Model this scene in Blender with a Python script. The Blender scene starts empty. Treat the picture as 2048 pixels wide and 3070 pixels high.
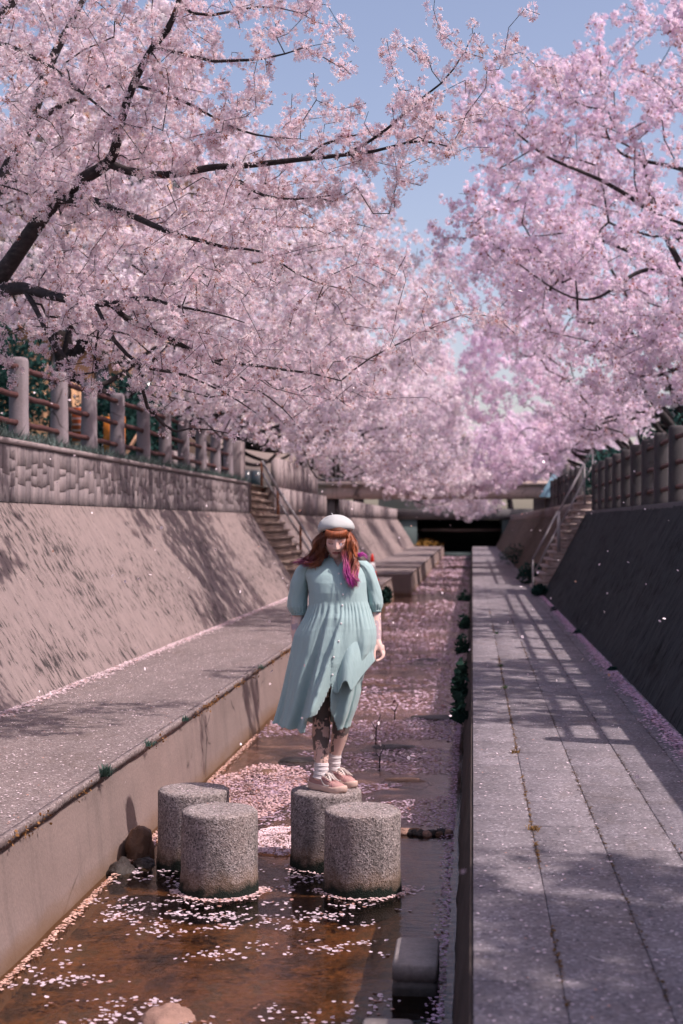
import bpy, bmesh, math, random
import numpy as np
from mathutils import Vector, Matrix

R = math.radians
rng = np.random.default_rng(11)
random.seed(11)
scene = bpy.context.scene
COL = scene.collection

# ------------------------------------------------------------------ camera
EYE = 2.11                                   # above the water; 1.51 m above the walkway
FPX = 50 / 24 * 2048
YAW = math.atan(393 / FPX)
PITCH = math.atan(33 / FPX)
cam_data = bpy.data.cameras.new('camera')
cam_data.sensor_fit = 'HORIZONTAL'
cam_data.sensor_width = 24
cam_data.lens = 50
cam_data.clip_end = 2000
cam_data.clip_start = 0.05
cam_data.dof.use_dof = True
cam_data.dof.focus_distance = 8.75
cam_data.dof.aperture_fstop = 2.5
cam = bpy.data.objects.new('camera', cam_data)
cam.location = (0, 0, EYE)
cam.rotation_euler = (R(90) + PITCH, 0, YAW)
COL.objects.link(cam)
scene.camera = cam

# ------------------------------------------------------------------ sky and sun
SUN_EL = 53.0
SUN_DIR = Vector((0.962 * math.cos(R(SUN_EL)), -0.273 * math.cos(R(SUN_EL)), math.sin(R(SUN_EL)))).normalized()   # towards the sun
world = bpy.data.worlds.new('World')
scene.world = world
world.use_nodes = True
wn = world.node_tree
bg = wn.nodes['Background']
sky = wn.nodes.new('ShaderNodeTexSky')
sky.sky_type = 'NISHITA'
sky.sun_disc = False
sky.sun_elevation = R(SUN_EL)
sky.sun_rotation = math.atan2(SUN_DIR.x, SUN_DIR.y)
sky.air_density = 1.0
sky.dust_density = 2.2
sky.ozone_density = 2.0
tint = wn.nodes.new('ShaderNodeMix'); tint.data_type = 'RGBA'; tint.blend_type = 'MULTIPLY'
tint.inputs[0].default_value = 1.0
tint.inputs[7].default_value = (1.62, 1.31, 1.26, 1)
wn.links.new(sky.outputs[0], tint.inputs[6])
wn.links.new(tint.outputs[2], bg.inputs[0])
bg.inputs[1].default_value = 0.118
sun_data = bpy.data.lights.new('sun', 'SUN')
sun_data.energy = 4.5
sun_data.angle = R(0.55)
sun_data.color = (1.0, 0.86, 0.83)
sun = bpy.data.objects.new('sun', sun_data)
sun.rotation_euler = (-SUN_DIR).to_track_quat('-Z', 'Y').to_euler()
sun.location = (20, -12, 30)
COL.objects.link(sun)
scene.view_settings.view_transform = 'Standard'
scene.view_settings.look = 'None'
scene.view_settings.exposure = 0.25
scene.view_settings.gamma = 1.0
scene.view_settings.use_curve_mapping = False
scene.render.engine = 'CYCLES'
scene.cycles.use_denoising = True
scene.cycles.use_adaptive_sampling = True
scene.cycles.adaptive_threshold = 0.03
scene.cycles.max_bounces = 8
scene.cycles.diffuse_bounces = 4
scene.cycles.glossy_bounces = 3
scene.cycles.transmission_bounces = 4
scene.cycles.transparent_max_bounces = 8
scene.cycles.caustics_reflective = False
scene.cycles.caustics_refractive = False

# ------------------------------------------------------------------ helpers
K = 2048 / 1568
def at(px, py, Y):
    """the point of the place at distance Y along the stream seen at photo pixel (1568-wide frame)"""
    x = (px * K - 1024) / FPX; y = -(py * K - 1535) / FPX
    c, s = math.cos(PITCH), math.sin(PITCH)
    d = np.array([x, c - s * y, s + c * y])
    c, s = math.cos(YAW), math.sin(YAW)
    d = np.array([c * d[0] - s * d[1], s * d[0] + c * d[1], d[2]])
    return np.array([0, 0, EYE]) + d * (Y / d[1])

def hash3(i, j, k, seed=0):
    n = (i * 374761393 + j * 668265263 + k * 2147483647 + seed * 1274126177) & 0xffffffff
    n = ((n ^ (n >> 13)) * 1274126177) & 0xffffffff
    n = ((n ^ (n >> 16)) * 2246822519) & 0xffffffff
    return ((n ^ (n >> 15)) & 0xffffff) / float(0xffffff)
def vnoise(P, seed=0):
    P = np.asarray(P, dtype=np.float64)
    I = np.floor(P).astype(np.int64); F = P - I; F = F * F * (3 - 2 * F)
    o = 0
    for a in (0, 1):
        for b in (0, 1):
            for c in (0, 1):
                w = (F[:, 0] if a else 1 - F[:, 0]) * (F[:, 1] if b else 1 - F[:, 1]) * (F[:, 2] if c else 1 - F[:, 2])
                o = o + w * hash3(I[:, 0] + a, I[:, 1] + b, I[:, 2] + c, seed)
    return o * 2 - 1
def fbm(P, oct=3, seed=0):
    P = np.asarray(P, dtype=np.float64); s = 0; a = 1.0; t = 0
    for i in range(oct):
        s = s + a * vnoise(P * 2 ** i, seed + i); t += a; a *= 0.5
    return s / t

def raw_mesh(name, V, Q=None, T=None, col=None, smooth=False, vec=None, matidx=None):
    """mesh from numpy arrays: quads Q (n,4), triangles T (m,3); col per-vertex rgb; vec per-vertex xyz attribute 'suv'"""
    V = np.asarray(V, dtype=np.float32).reshape(-1, 3)
    me = bpy.data.meshes.new(name)
    loops = []; starts = []; n = 0
    if Q is not None and len(Q):
        Q = np.asarray(Q, dtype=np.int32); loops.append(Q.ravel()); starts.append(np.arange(len(Q), dtype=np.int32) * 4); n = Q.size
    if T is not None and len(T):
        T = np.asarray(T, dtype=np.int32); loops.append(T.ravel()); starts.append(n + np.arange(len(T), dtype=np.int32) * 3)
    L = np.concatenate(loops); S = np.concatenate(starts)
    me.vertices.add(len(V)); me.vertices.foreach_set('co', V.ravel())
    me.loops.add(len(L)); me.loops.foreach_set('vertex_index', L)
    me.polygons.add(len(S)); me.polygons.foreach_set('loop_start', S)
    me.update(calc_edges=True)
    if smooth: me.polygons.foreach_set('use_smooth', np.ones(len(S), dtype=bool))
    if col is not None:
        a = me.attributes.new('tone', 'FLOAT_COLOR', 'POINT')
        c = np.ones((len(V), 4), dtype=np.float32); c[:, :3] = col
        a.data.foreach_set('color', c.ravel())
    if vec is not None:
        a = me.attributes.new('suv', 'FLOAT_VECTOR', 'POINT')
        a.data.foreach_set('vector', np.asarray(vec, dtype=np.float32).ravel())
    if matidx is not None: me.polygons.foreach_set('material_index', np.asarray(matidx, dtype=np.int32))
    me.validate()
    return me

class Geo:
    """collects pieces of one mesh"""
    def __init__(s): s.V = []; s.Q = []; s.T = []; s.C = []; s.U = []; s.n = 0
    def add(s, V, Q=None, T=None, col=None, vec=None):
        V = np.asarray(V, dtype=np.float64).reshape(-1, 3)
        if Q is not None and len(Q): s.Q.append(np.asarray(Q, dtype=np.int64).reshape(-1, 4) + s.n)
        if T is not None and len(T): s.T.append(np.asarray(T, dtype=np.int64).reshape(-1, 3) + s.n)
        c = np.ones((len(V), 3)) if col is None else np.broadcast_to(np.asarray(col, dtype=np.float64), (len(V), 3))
        s.C.append(c); s.V.append(V)
        s.U.append(np.zeros((len(V), 3)) if vec is None else vec)
        s.n += len(V)
        return s
    def box(s, lo, hi, col=None):
        x0, y0, z0 = lo; x1, y1, z1 = hi
        V = [(x0, y0, z0), (x1, y0, z0), (x1, y1, z0), (x0, y1, z0), (x0, y0, z1), (x1, y0, z1), (x1, y1, z1), (x0, y1, z1)]
        return s.add(V, [(0, 3, 2, 1), (4, 5, 6, 7), (0, 1, 5, 4), (1, 2, 6, 5), (2, 3, 7, 6), (3, 0, 4, 7)], col=col)
    def tube(s, P, rad, sides=8, col=None, cap=True, jitter=None):
        P = np.asarray(P, dtype=np.float64); m = len(P)
        rad = np.asarray(rad, dtype=np.float64)
        if rad.ndim and len(rad) != m: rad = np.interp(np.linspace(0, 1, m), np.linspace(0, 1, len(rad)), rad)
        rad = np.broadcast_to(rad, (m,))
        T = np.gradient(P, axis=0); T /= np.linalg.norm(T, axis=1)[:, None] + 1e-12
        ref = np.array([0, 0, 1.0]) if abs(T[:, 2]).mean() < 0.85 else np.array([1.0, 0, 0])
        A = np.cross(T, ref); A /= np.linalg.norm(A, axis=1)[:, None] + 1e-12
        B = np.cross(T, A)
        th = np.arange(sides) / sides * 2 * math.pi
        rr = rad[:, None] * (1 if jitter is None else jitter)
        V = P[:, None, :] + rr[..., None] * (np.cos(th)[None, :, None] * A[:, None, :] + np.sin(th)[None, :, None] * B[:, None, :])
        i = np.arange(m - 1)[:, None] * sides; j = np.arange(sides)[None, :]; j2 = (j + 1) % sides
        Q = np.stack([i + j, i + j2, i + sides + j2, i + sides + j], -1).reshape(-1, 4)
        V = V.reshape(-1, 3); Tt = None
        if cap:
            V = np.vstack([V, P[:1], P[-1:]])
            a = m * sides; jj = np.arange(sides); k2 = (jj + 1) % sides
            Tt = np.vstack([np.stack([np.full(sides, a), k2, jj], -1), np.stack([np.full(sides, a + 1), (m - 1) * sides + jj, (m - 1) * sides + k2], -1)])
        c = None
        if col is not None:
            c = np.asarray(col, dtype=np.float64)
            if c.ndim == 2:
                c = np.repeat(c, sides, axis=0)
                if cap: c = np.vstack([c, c[:1], c[-1:]])
        return s.add(V, Q, Tt, col=c)
    def loft(s, rings, col=None, closed=True, cap=True):
        """rings: (m, n, 3)"""
        rings = np.asarray(rings, dtype=np.float64); m, n, _ = rings.shape
        V = rings.reshape(-1, 3); i = np.arange(m - 1)[:, None] * n
        j = np.arange(n if closed else n - 1)[None, :]; j2 = (j + 1) % n
        Q = np.stack([i + j, i + j2, i + n + j2, i + n + j], -1).reshape(-1, 4)
        T = None
        if cap and closed:
            V = np.vstack([V, rings[0].mean(0)[None], rings[-1].mean(0)[None]])
            a = m * n; jj = np.arange(n); k2 = (jj + 1) % n
            T = np.vstack([np.stack([np.full(n, a), k2, jj], -1), np.stack([np.full(n, a + 1), (m - 1) * n + jj, (m - 1) * n + k2], -1)])
        return s.add(V, Q, T, col=col)
    def mesh(s, name, smooth=False):
        return raw_mesh(name, np.vstack(s.V), np.vstack(s.Q) if s.Q else None, np.vstack(s.T) if s.T else None, np.vstack(s.C), smooth, np.vstack(s.U))

def link(name, me, mat=None, parent=None, loc=None, rot=None):
    o = bpy.data.objects.new(name, me)
    if me is not None and mat is not None and not me.materials:
        for m in (mat if isinstance(mat, (list, tuple)) else [mat]): me.materials.append(m)
    if parent is not None: o.parent = parent
    if loc is not None: o.location = loc
    if rot is not None: o.rotation_euler = rot
    COL.objects.link(o)
    return o
def tag(o, label=None, cat=None, group=None, kind=None):
    if label: o['label'] = label
    if cat: o['category'] = cat
    if group: o['group'] = group
    if kind: o['kind'] = kind
    return o
def empty(name, loc, label, cat, group=None):
    o = bpy.data.objects.new(name, None); o.location = loc; o.empty_display_size = 0.2
    COL.objects.link(o); return tag(o, label, cat, group)
def bevel(o, w, seg=2):
    b = o.modifiers.new('bevel', 'BEVEL'); b.width = w; b.segments = seg; b.limit_method = 'ANGLE'; return o

def smoothpath(P, n):
    """Catmull-Rom through P, resampled to n points"""
    P = np.asarray(P, dtype=np.float64)
    Q = np.vstack([2 * P[0] - P[1], P, 2 * P[-1] - P[-2]])
    t = np.linspace(0, len(P) - 1 - 1e-9, n); i = t.astype(int); f = (t - i)[:, None]
    p0, p1, p2, p3 = Q[i], Q[i + 1], Q[i + 2], Q[i + 3]
    return 0.5 * ((2 * p1) + (-p0 + p2) * f + (2 * p0 - 5 * p1 + 4 * p2 - p3) * f ** 2 + (-p0 + 3 * p1 - 3 * p2 + p3) * f ** 3)

# ------------------------------------------------------------------ materials
class NT:
    def __init__(s, name):
        s.m = bpy.data.materials.new(name); s.m.use_nodes = True
        s.t = s.m.node_tree; s.b = s.t.nodes['Principled BSDF']; s.out = s.t.nodes['Material Output']
        s.b.inputs['Specular IOR Level'].default_value = 0.25
    def n(s, t, **kw):
        k = s.t.nodes.new('ShaderNode' + t)
        for a, v in kw.items(): setattr(k, a, v)
        return k
    def l(s, a, b): s.t.links.new(a, b)
    def pos(s): return s.n('NewGeometry').outputs['Position']
    def obj(s): return s.n('TexCoord').outputs['Object']
    def attr(s, name, out='Color'):
        a = s.n('Attribute'); a.attribute_name = name; return a.outputs[out]
    def scale(s, vec, sc):
        m = s.n('Mapping'); s.l(vec, m.inputs[0]); m.inputs['Scale'].default_value = sc if isinstance(sc, (tuple, list)) else (sc,) * 3
        return m.outputs[0]
    def noise(s, vec, sc, detail=4, rough=0.6, dist=0.0):
        k = s.n('TexNoise'); s.l(s.scale(vec, sc), k.inputs['Vector']); k.inputs['Scale'].default_value = 1
        k.inputs['Detail'].default_value = detail; k.inputs['Roughness'].default_value = rough; k.inputs['Distortion'].default_value = dist
        return k.outputs[0]
    def voro(s, vec, sc, out='Color', feature='F1'):
        k = s.n('TexVoronoi', feature=feature); s.l(s.scale(vec, sc), k.inputs['Vector']); k.inputs['Scale'].default_value = 1
        return k.outputs[out]
    def ramp(s, v, stops, interp='LINEAR'):
        k = s.n('ValToRGB'); s.l(v, k.inputs[0]); e = k.color_ramp.elements; k.color_ramp.interpolation = interp
        while len(e) < len(stops): e.new(0.5)
        for x, (p, c) in zip(e, stops):
            x.position = p; x.color = (*c, 1) if isinstance(c, (tuple, list)) else (c, c, c, 1)
        return k.outputs[0]
    def mix(s, f, a, b, mode='MIX'):
        k = s.n('Mix', data_type='RGBA', blend_type=mode)
        for i, v in ((0, f), (6, a), (7, b)):
            if hasattr(v, 'is_output') or isinstance(v, bpy.types.NodeSocket): s.l(v, k.inputs[i])
            elif i == 0: k.inputs[0].default_value = v
            else: k.inputs[i].default_value = (*v, 1)
        return k.outputs[2]
    def math(s, op, a, b=0.0):
        k = s.n('Math', operation=op)
        for i, v in enumerate((a, b)):
            if isinstance(v, bpy.types.NodeSocket): s.l(v, k.inputs[i])
            else: k.inputs[i].default_value = v
        return k.outputs[0]
    def sep(s, v, c):
        k = s.n('SeparateXYZ'); s.l(v, k.inputs[0]); return k.outputs[c]
    def bump(s, h, strength=0.4, dist=0.01):
        k = s.n('Bump'); s.l(h, k.inputs['Height']); k.inputs['Strength'].default_value = strength; k.inputs['Distance'].default_value = dist
        s.l(k.outputs[0], s.b.inputs['Normal']); return k
    def color(s, c, rough=0.85):
        if isinstance(c, bpy.types.NodeSocket): s.l(c, s.b.inputs['Base Color'])
        else: s.b.inputs['Base Color'].default_value = (*c, 1)
        s.b.inputs['Roughness'].default_value = rough; return s

def plain(name, c, rough=0.8, var=0.12, sc=6.0, bump=0.0, coords='obj'):
    k = NT(name); v = k.obj() if coords == 'obj' else k.pos()
    f = k.noise(v, sc)
    col = k.mix(f, tuple(x * (1 - var * 2) for x in c), tuple(min(1, x * (1 + var * 2)) for x in c))
    k.color(col, rough)
    if bump: k.bump(k.noise(v, sc * 8), bump, 0.01)
    return k.m

def m_slope(name, base, dark, light, stain):
    k = NT(name); u = k.attr('suv', 'Vector')
    streak = k.noise(u, (11, 2.3, 1), 5, 0.65)
    pit = k.noise(u, (22, 6.0, 1), 3, 0.6)
    big = k.noise(u, (0.5, 0.9, 1), 3)
    grain = k.noise(u, (90, 90, 1), 3)
    c = k.mix(k.ramp(streak, [(0.3, 0.0), (0.7, 1.0)]), base, light)
    thr = k.math('ADD', pit, k.math('MULTIPLY', k.math('SUBTRACT', big, 0.5), 0.42))
    c = k.mix(k.math('MULTIPLY', k.ramp(thr, [(0.36, 1.0), (0.47, 0.0)]), stain), c, dark)
    c = k.mix(k.ramp(grain, [(0.3, 0.0), (0.7, 1.0)]), c, k.mix(0.0, light, light), 'MIX') if False else c
    c = k.mix(0.35, c, k.ramp(grain, [(0.25, 0.3), (0.75, 0.75)]), 'OVERLAY')
    k.color(c, 0.95)
    h = k.math('ADD', k.math('MULTIPLY', pit, 1.2), k.math('MULTIPLY', grain, 0.35))
    k.bump(h, 0.7, 0.02)
    return k.m

def m_aggregate(name, base, lo, hi, sc=85, patch=0.25, petals=0.0):
    k = NT(name); p = k.pos()
    cell = k.voro(p, sc)
    g = k.sep(cell, 0)
    c = k.ramp(g, [(0.0, lo), (0.25, base), (0.75, base), (0.93, hi), (1.0, tuple(min(1, x * 1.35) for x in hi))])
    b = k.noise(p, (0.9, 0.35, 1), 4)
    c = k.mix(patch, c, k.ramp(b, [(0.3, 0.22), (0.7, 0.78)]), 'OVERLAY')
    b2 = k.noise(p, (9, 2.5, 9), 4)
    c = k.mix(0.22, c, k.ramp(b2, [(0.3, 0.2), (0.7, 0.8)]), 'OVERLAY')
    c = k.mix(0.16, c, k.ramp(k.n('ObjectInfo').outputs['Random'], [(0.0, 0.2), (1.0, 0.8)]), 'OVERLAY')
    stain = k.noise(p, (2.1, 1.3, 1), 5, 0.7, 0.5)
    c = k.mix(k.math('MULTIPLY', k.ramp(stain, [(0.55, 0.0), (0.75, 1.0)]), 0.35), c, (0.12, 0.085, 0.06))
    k.color(c, 0.9)
    k.bump(k.voro(p, sc, 'Distance'), 0.35, 0.004)
    return k.m

MAT = {}
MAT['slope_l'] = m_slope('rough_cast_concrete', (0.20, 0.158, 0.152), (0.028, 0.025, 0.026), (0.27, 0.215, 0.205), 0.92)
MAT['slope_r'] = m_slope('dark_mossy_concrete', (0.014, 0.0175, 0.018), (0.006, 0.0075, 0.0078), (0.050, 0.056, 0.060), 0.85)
MAT['walk'] = m_aggregate('washed_aggregate', (0.188, 0.168, 0.184), (0.100, 0.092, 0.104), (0.275, 0.25, 0.272))
MAT['ledge'] = m_aggregate('worn_aggregate', (0.195, 0.156, 0.152), (0.095, 0.075, 0.074), (0.31, 0.265, 0.262), 95)

def m_concrete(name, base, stainc=(0.09, 0.075, 0.07), streak=True, low=None):
    k = NT(name); p = k.pos()
    c = k.mix(k.noise(p, (1.3, 0.8, 1.5), 5, 0.65), tuple(x * 0.72 for x in base), tuple(x * 1.22 for x in base))
    st = k.noise(p, (3.2, 3.2, 0.35), 5, 0.7)
    c = k.mix(k.math('MULTIPLY', k.ramp(st, [(0.52, 0.0), (0.72, 1.0)]), 0.5 if streak else 0.15), c, stainc)
    # fine wandering cracks with broken runs
    wob = k.mix(0.12, p, k.noise(p, 3.0, 3), 'ADD')
    ed = k.voro(wob, (0.9, 0.8, 1.6), 'Distance', 'DISTANCE_TO_EDGE')
    run = k.ramp(k.noise(p, 1.7, 2), [(0.55, 0.0), (0.62, 1.0)])
    crack = k.math('MULTIPLY', k.ramp(ed, [(0.0, 1.0), (0.018, 0.0)]), run)
    c = k.mix(k.math('MULTIPLY', crack, 0.8), c, (0.04, 0.03, 0.03))
    g = k.noise(p, 55, 4)
    c = k.mix(0.3, c, k.ramp(g, [(0.25, 0.25), (0.75, 0.75)]), 'OVERLAY')
    if low is not None:
        z = k.math('ADD', k.sep(p, 2), k.math('MULTIPLY', k.math('SUBTRACT', k.noise(p, (2.5, 1.2, 4), 4), 0.5), 0.22))
        c = k.mix(k.ramp(z, [(0.0, 0.85), (0.13, 0.0)]), c, low)
    k.color(c, 0.9)
    k.bump(g, 0.3, 0.008)
    return k.m
MAT['front'] = m_concrete('stained_ledge_front', (0.225, 0.172, 0.158), low=(0.15, 0.088, 0.05))
MAT['gutter'] = m_concrete('dark_kerb_concrete', (0.05, 0.045, 0.045))  # one dark base over the whole kerb wall
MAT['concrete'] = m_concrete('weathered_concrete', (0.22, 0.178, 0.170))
MAT['concrete_pale'] = m_concrete('pale_concrete', (0.29, 0.24, 0.24))
MAT['concrete_dark'] = m_concrete('dark_grey_concrete', (0.10, 0.095, 0.10))  # darker grey base than the weathered concrete
def m_step():
    return m_concrete('step_concrete', (0.30, 0.22, 0.18))
MAT['step'] = m_step()

def m_masonry():
    k = NT('streaked_masonry'); p = k.pos(); o = k.n('ObjectInfo')
    base = k.mix(o.outputs['Random'], (0.20, 0.168, 0.172), (0.265, 0.22, 0.222))
    st = k.noise(p, (6, 6, 0.5), 5, 0.7)
    c = k.mix(k.math('MULTIPLY', k.ramp(st, [(0.46, 0.0), (0.66, 1.0)]), 0.75), base, (0.075, 0.064, 0.074))
    g = k.noise(p, 45, 4)
    c = k.mix(0.3, c, k.ramp(g, [(0.25, 0.25), (0.75, 0.75)]), 'OVERLAY')
    k.color(c, 0.9); k.bump(g, 0.4, 0.012)
    return k.m
MAT['masonry'] = m_masonry()
MAT['mortar'] = plain('dark_mortar', (0.05, 0.038, 0.034), 0.95, coords='pos')
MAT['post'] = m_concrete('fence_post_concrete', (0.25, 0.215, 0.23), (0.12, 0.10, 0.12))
MAT['post_dark'] = m_concrete('shaded_fence_concrete', (0.07, 0.064, 0.068), (0.07, 0.06, 0.065))  # post concrete darkened, the right bank's shade put into its colour
MAT['rail'] = plain('red_brown_rail', (0.075, 0.032, 0.030), 0.6, 0.2, 14, 0.3)
MAT['rail_pale'] = plain('galvanised_steel', (0.30, 0.28, 0.29), 0.5, 0.08)
MAT['grass'] = plain('teal_green_grass', (0.05, 0.10, 0.085), 0.8, 0.35, 3)

def m_granite():
    k = NT('bush_hammered_granite'); p = k.obj(); w = k.pos()
    cell = k.sep(k.voro(p, 120), 0)
    n1 = k.noise(p, 75, 3, 0.7)
    c = k.ramp(cell, [(0.0, (0.075, 0.066, 0.068)), (0.3, (0.25, 0.215, 0.21)), (0.7, (0.32, 0.275, 0.27)), (1.0, (0.47, 0.42, 0.41))])
    pit = k.ramp(n1, [(0.33, 1.0), (0.45, 0.0)])
    c = k.mix(k.math('MULTIPLY', pit, 0.75), c, (0.08, 0.065, 0.06))
    warm = k.noise(p, 4, 3)
    c = k.mix(k.math('MULTIPLY', k.ramp(warm, [(0.45, 0.0), (0.75, 1.0)]), 0.35), c, (0.24, 0.17, 0.135))
    z = k.math('ADD', k.sep(w, 2), k.math('MULTIPLY', k.math('SUBTRACT', k.noise(p, 14, 4), 0.5), 0.15))
    oi = k.n('ObjectInfo').outputs['Random']
    c = k.mix(0.25, c, k.mix(oi, (0.62, 0.55, 0.5), (0.4, 0.42, 0.45)), 'OVERLAY')
    blot = k.noise(p, (3.5, 3.5, 1.6), 4, 0.65, 0.8)
    c = k.mix(k.math('MULTIPLY', k.ramp(blot, [(0.50, 0.0), (0.66, 1.0)]), 0.6), c, (0.075, 0.065, 0.06))
    c = k.mix(k.ramp(z, [(0.07, 0.55), (0.17, 0.0)]), c, (0.20, 0.115, 0.06))
    c = k.mix(k.ramp(z, [(0.035, 1.0), (0.095, 0.0)]), c, (0.010, 0.016, 0.012))
    k.color(c, 0.9)
    k.bump(k.math('ADD', n1, k.math('MULTIPLY', k.voro(p, 120, 'Distance'), 0.5)), 0.8, 0.008)
    return k.m
MAT['granite'] = m_granite()
MAT['block'] = m_concrete('square_block_concrete', (0.30, 0.265, 0.255), low=(0.02, 0.022, 0.02))
MAT['rock'] = plain('wet_rock', (0.15, 0.085, 0.055), 0.55, 0.4, 9, 0.9)
MAT['rock_dark'] = plain('dark_wet_rock', (0.04, 0.033, 0.03), 0.45, 0.4, 9, 0.9)
MAT['rock_pink'] = plain('pinkish_rock', (0.30, 0.185, 0.145), 0.8, 0.3, 9, 0.6)

def m_bed():
    k = NT('silty_stream_bed'); p = k.pos()
    n = k.noise(p, (3.0, 2.0, 1), 6, 0.78)
    c = k.ramp(n, [(0.30, (0.010, 0.012, 0.008)), (0.45, (0.060, 0.030, 0.012)), (0.55, (0.165, 0.078, 0.030)), (0.63, (0.085, 0.060, 0.036)), (0.80, (0.30, 0.17, 0.09))])
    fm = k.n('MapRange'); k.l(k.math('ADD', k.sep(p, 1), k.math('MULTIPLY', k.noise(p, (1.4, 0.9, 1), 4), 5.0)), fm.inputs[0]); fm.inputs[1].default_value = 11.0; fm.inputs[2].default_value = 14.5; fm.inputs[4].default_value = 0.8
    c = k.mix(fm.outputs[0], c, k.ramp(k.noise(p, (2.2, 1.6, 1), 5, 0.7), [(0.35, (0.10, 0.075, 0.07)), (0.55, (0.34, 0.25, 0.29)), (0.75, (0.46, 0.35, 0.40))]))  # mauve petal silt; the water's pink sheen is put into this colour too
    g = k.noise(p, 22, 5, 0.75)
    c = k.mix(0.55, c, k.ramp(g, [(0.3, 0.15), (0.7, 0.85)]), 'OVERLAY')
    k.color(c, 0.9); k.bump(g, 0.5, 0.02)
    return k.m
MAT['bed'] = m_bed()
def m_water():
    k = NT('shallow_stream_water'); p = k.pos()
    w = k.noise(p, (7, 16, 1), 4, 0.6)
    w2 = k.noise(p, (2.0, 3.5, 1), 3, 0.5)
    b = k.n('Bump'); k.l(k.math('ADD', w, w2), b.inputs['Height']); b.inputs['Strength'].default_value = 0.26; b.inputs['Distance'].default_value = 0.018
    fr = k.n('Fresnel'); fr.inputs['IOR'].default_value = 1.34; k.l(b.outputs[0], fr.inputs['Normal'])
    gl = k.n('BsdfGlossy'); gl.inputs['Roughness'].default_value = 0.03; k.l(b.outputs[0], gl.inputs['Normal'])
    tr = k.n('BsdfTransparent'); tr.inputs['Color'].default_value = (0.80, 0.68, 0.55, 1)
    mx = k.n('MixShader'); k.l(fr.outputs[0], mx.inputs[0]); k.l(tr.outputs[0], mx.inputs[1]); k.l(gl.outputs[0], mx.inputs[2])
    k.l(mx.outputs[0], k.out.inputs['Surface'])
    return k.m
MAT['water'] = m_water()

def m_petal(name, rough=0.7, transl=0.5, mul=(1, 1, 1), thin=0.0):
    k = NT(name)
    c = k.mix(1.0, k.attr('tone'), mul, 'MULTIPLY')
    d = k.n('BsdfDiffuse'); k.l(c, d.inputs[0])
    t = k.n('BsdfTranslucent'); k.l(c, t.inputs[0])
    mx = k.n('MixShader'); mx.inputs[0].default_value = transl
    k.l(d.outputs[0], mx.inputs[1]); k.l(t.outputs[0], mx.inputs[2])
    if thin:
        tp = k.n('BsdfTransparent'); m2 = k.n('MixShader'); m2.inputs[0].default_value = thin
        k.l(mx.outputs[0], m2.inputs[1]); k.l(tp.outputs[0], m2.inputs[2]); mx = m2
    k.l(mx.outputs[0], k.out.inputs['Surface'])
    return k.m
MAT['blossom'] = m_petal('cherry_blossom', thin=0.2)
MAT['petal'] = m_petal('fallen_petal', transl=0.15)
def m_bark():
    k = NT('cherry_bark'); p = k.pos()
    n = k.noise(p, (14, 14, 30), 4)
    c = k.ramp(n, [(0.3, (0.022, 0.018, 0.02)), (0.6, (0.05, 0.04, 0.042)), (0.85, (0.13, 0.105, 0.105))])
    k.color(c, 0.85); k.bump(n, 0.6, 0.01)
    return k.m
MAT['bark'] = m_bark()
MAT['leaf'] = m_petal('leaf', transl=0.25)
# ================================================================== the setting
ZL = 0.60            # ledge and walkway level
SL0, SL1 = (-3.74, 0.60), (-4.81, 2.32)      # left bank: foot and head of the sloping face
SR0, SR1 = (1.48, 0.60), (2.38, 2.34)
LTOP, RTOP = 3.00, 2.34
YEND = 92.0

def sheet(name, corners, mat, kind='structure', cuts=0):
    g = Geo(); g.add(corners, [(0, 1, 2, 3)])
    return tag(link(name, g.mesh(name), mat), kind=kind)

def grid_mesh(name, us, vs, fn, smooth=True, suv=None):
    U, Vv = np.meshgrid(us, vs, indexing='ij'); n, m = U.shape
    P = fn(U.ravel(), Vv.ravel())
    i = np.arange(n - 1)[:, None] * m; j = np.arange(m - 1)[None, :]
    Q = np.stack([i + j, i + m + j, i + m + j + 1, i + j + 1], -1).reshape(-1, 4)
    return raw_mesh(name, P, Q, smooth=smooth, vec=np.stack([U.ravel(), Vv.ravel(), 0 * U.ravel()], -1) if suv is None else suv(U.ravel(), Vv.ravel()))

# ground of both banks, far ground, bed and water
sheet('ground', [(-4.95, -60, LTOP - 0.03), (-4.95, 500, LTOP - 0.03), (-300, 500, LTOP - 0.03), (-300, -60, LTOP - 0.03)], MAT['grass'])
sheet('ground', [(2.5, -60, RTOP - 0.03), (300, -60, RTOP - 0.03), (300, 500, RTOP - 0.03), (2.5, 500, RTOP - 0.03)], MAT['grass'])
sheet('ground', [(-4.9, YEND + 6, LTOP - 0.04), (2.6, YEND + 6, LTOP - 0.04), (2.6, 500, LTOP - 0.04), (-4.9, 500, LTOP - 0.04)], MAT['grass'])
def bedf(u, v):
    z = -0.13 + 0.035 * fbm(np.stack([v * 1.6, u * 1.2, 0 * u], -1), 4, 3) + 0.02 * fbm(np.stack([v * 7, u * 7, 0 * u], -1), 2, 9)
    z += np.clip((u - 9.3) / 6, 0, 1) * 0.055
    return np.stack([v, u, z], -1)
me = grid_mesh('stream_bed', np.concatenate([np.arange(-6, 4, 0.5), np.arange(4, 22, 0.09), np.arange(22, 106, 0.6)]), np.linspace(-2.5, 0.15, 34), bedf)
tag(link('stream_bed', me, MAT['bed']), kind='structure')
sheet('stream_water', [(-2.45, -6, 0), (0.1, -6, 0), (0.1, 105, 0), (-2.45, 105, 0)], MAT['water'])

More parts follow.
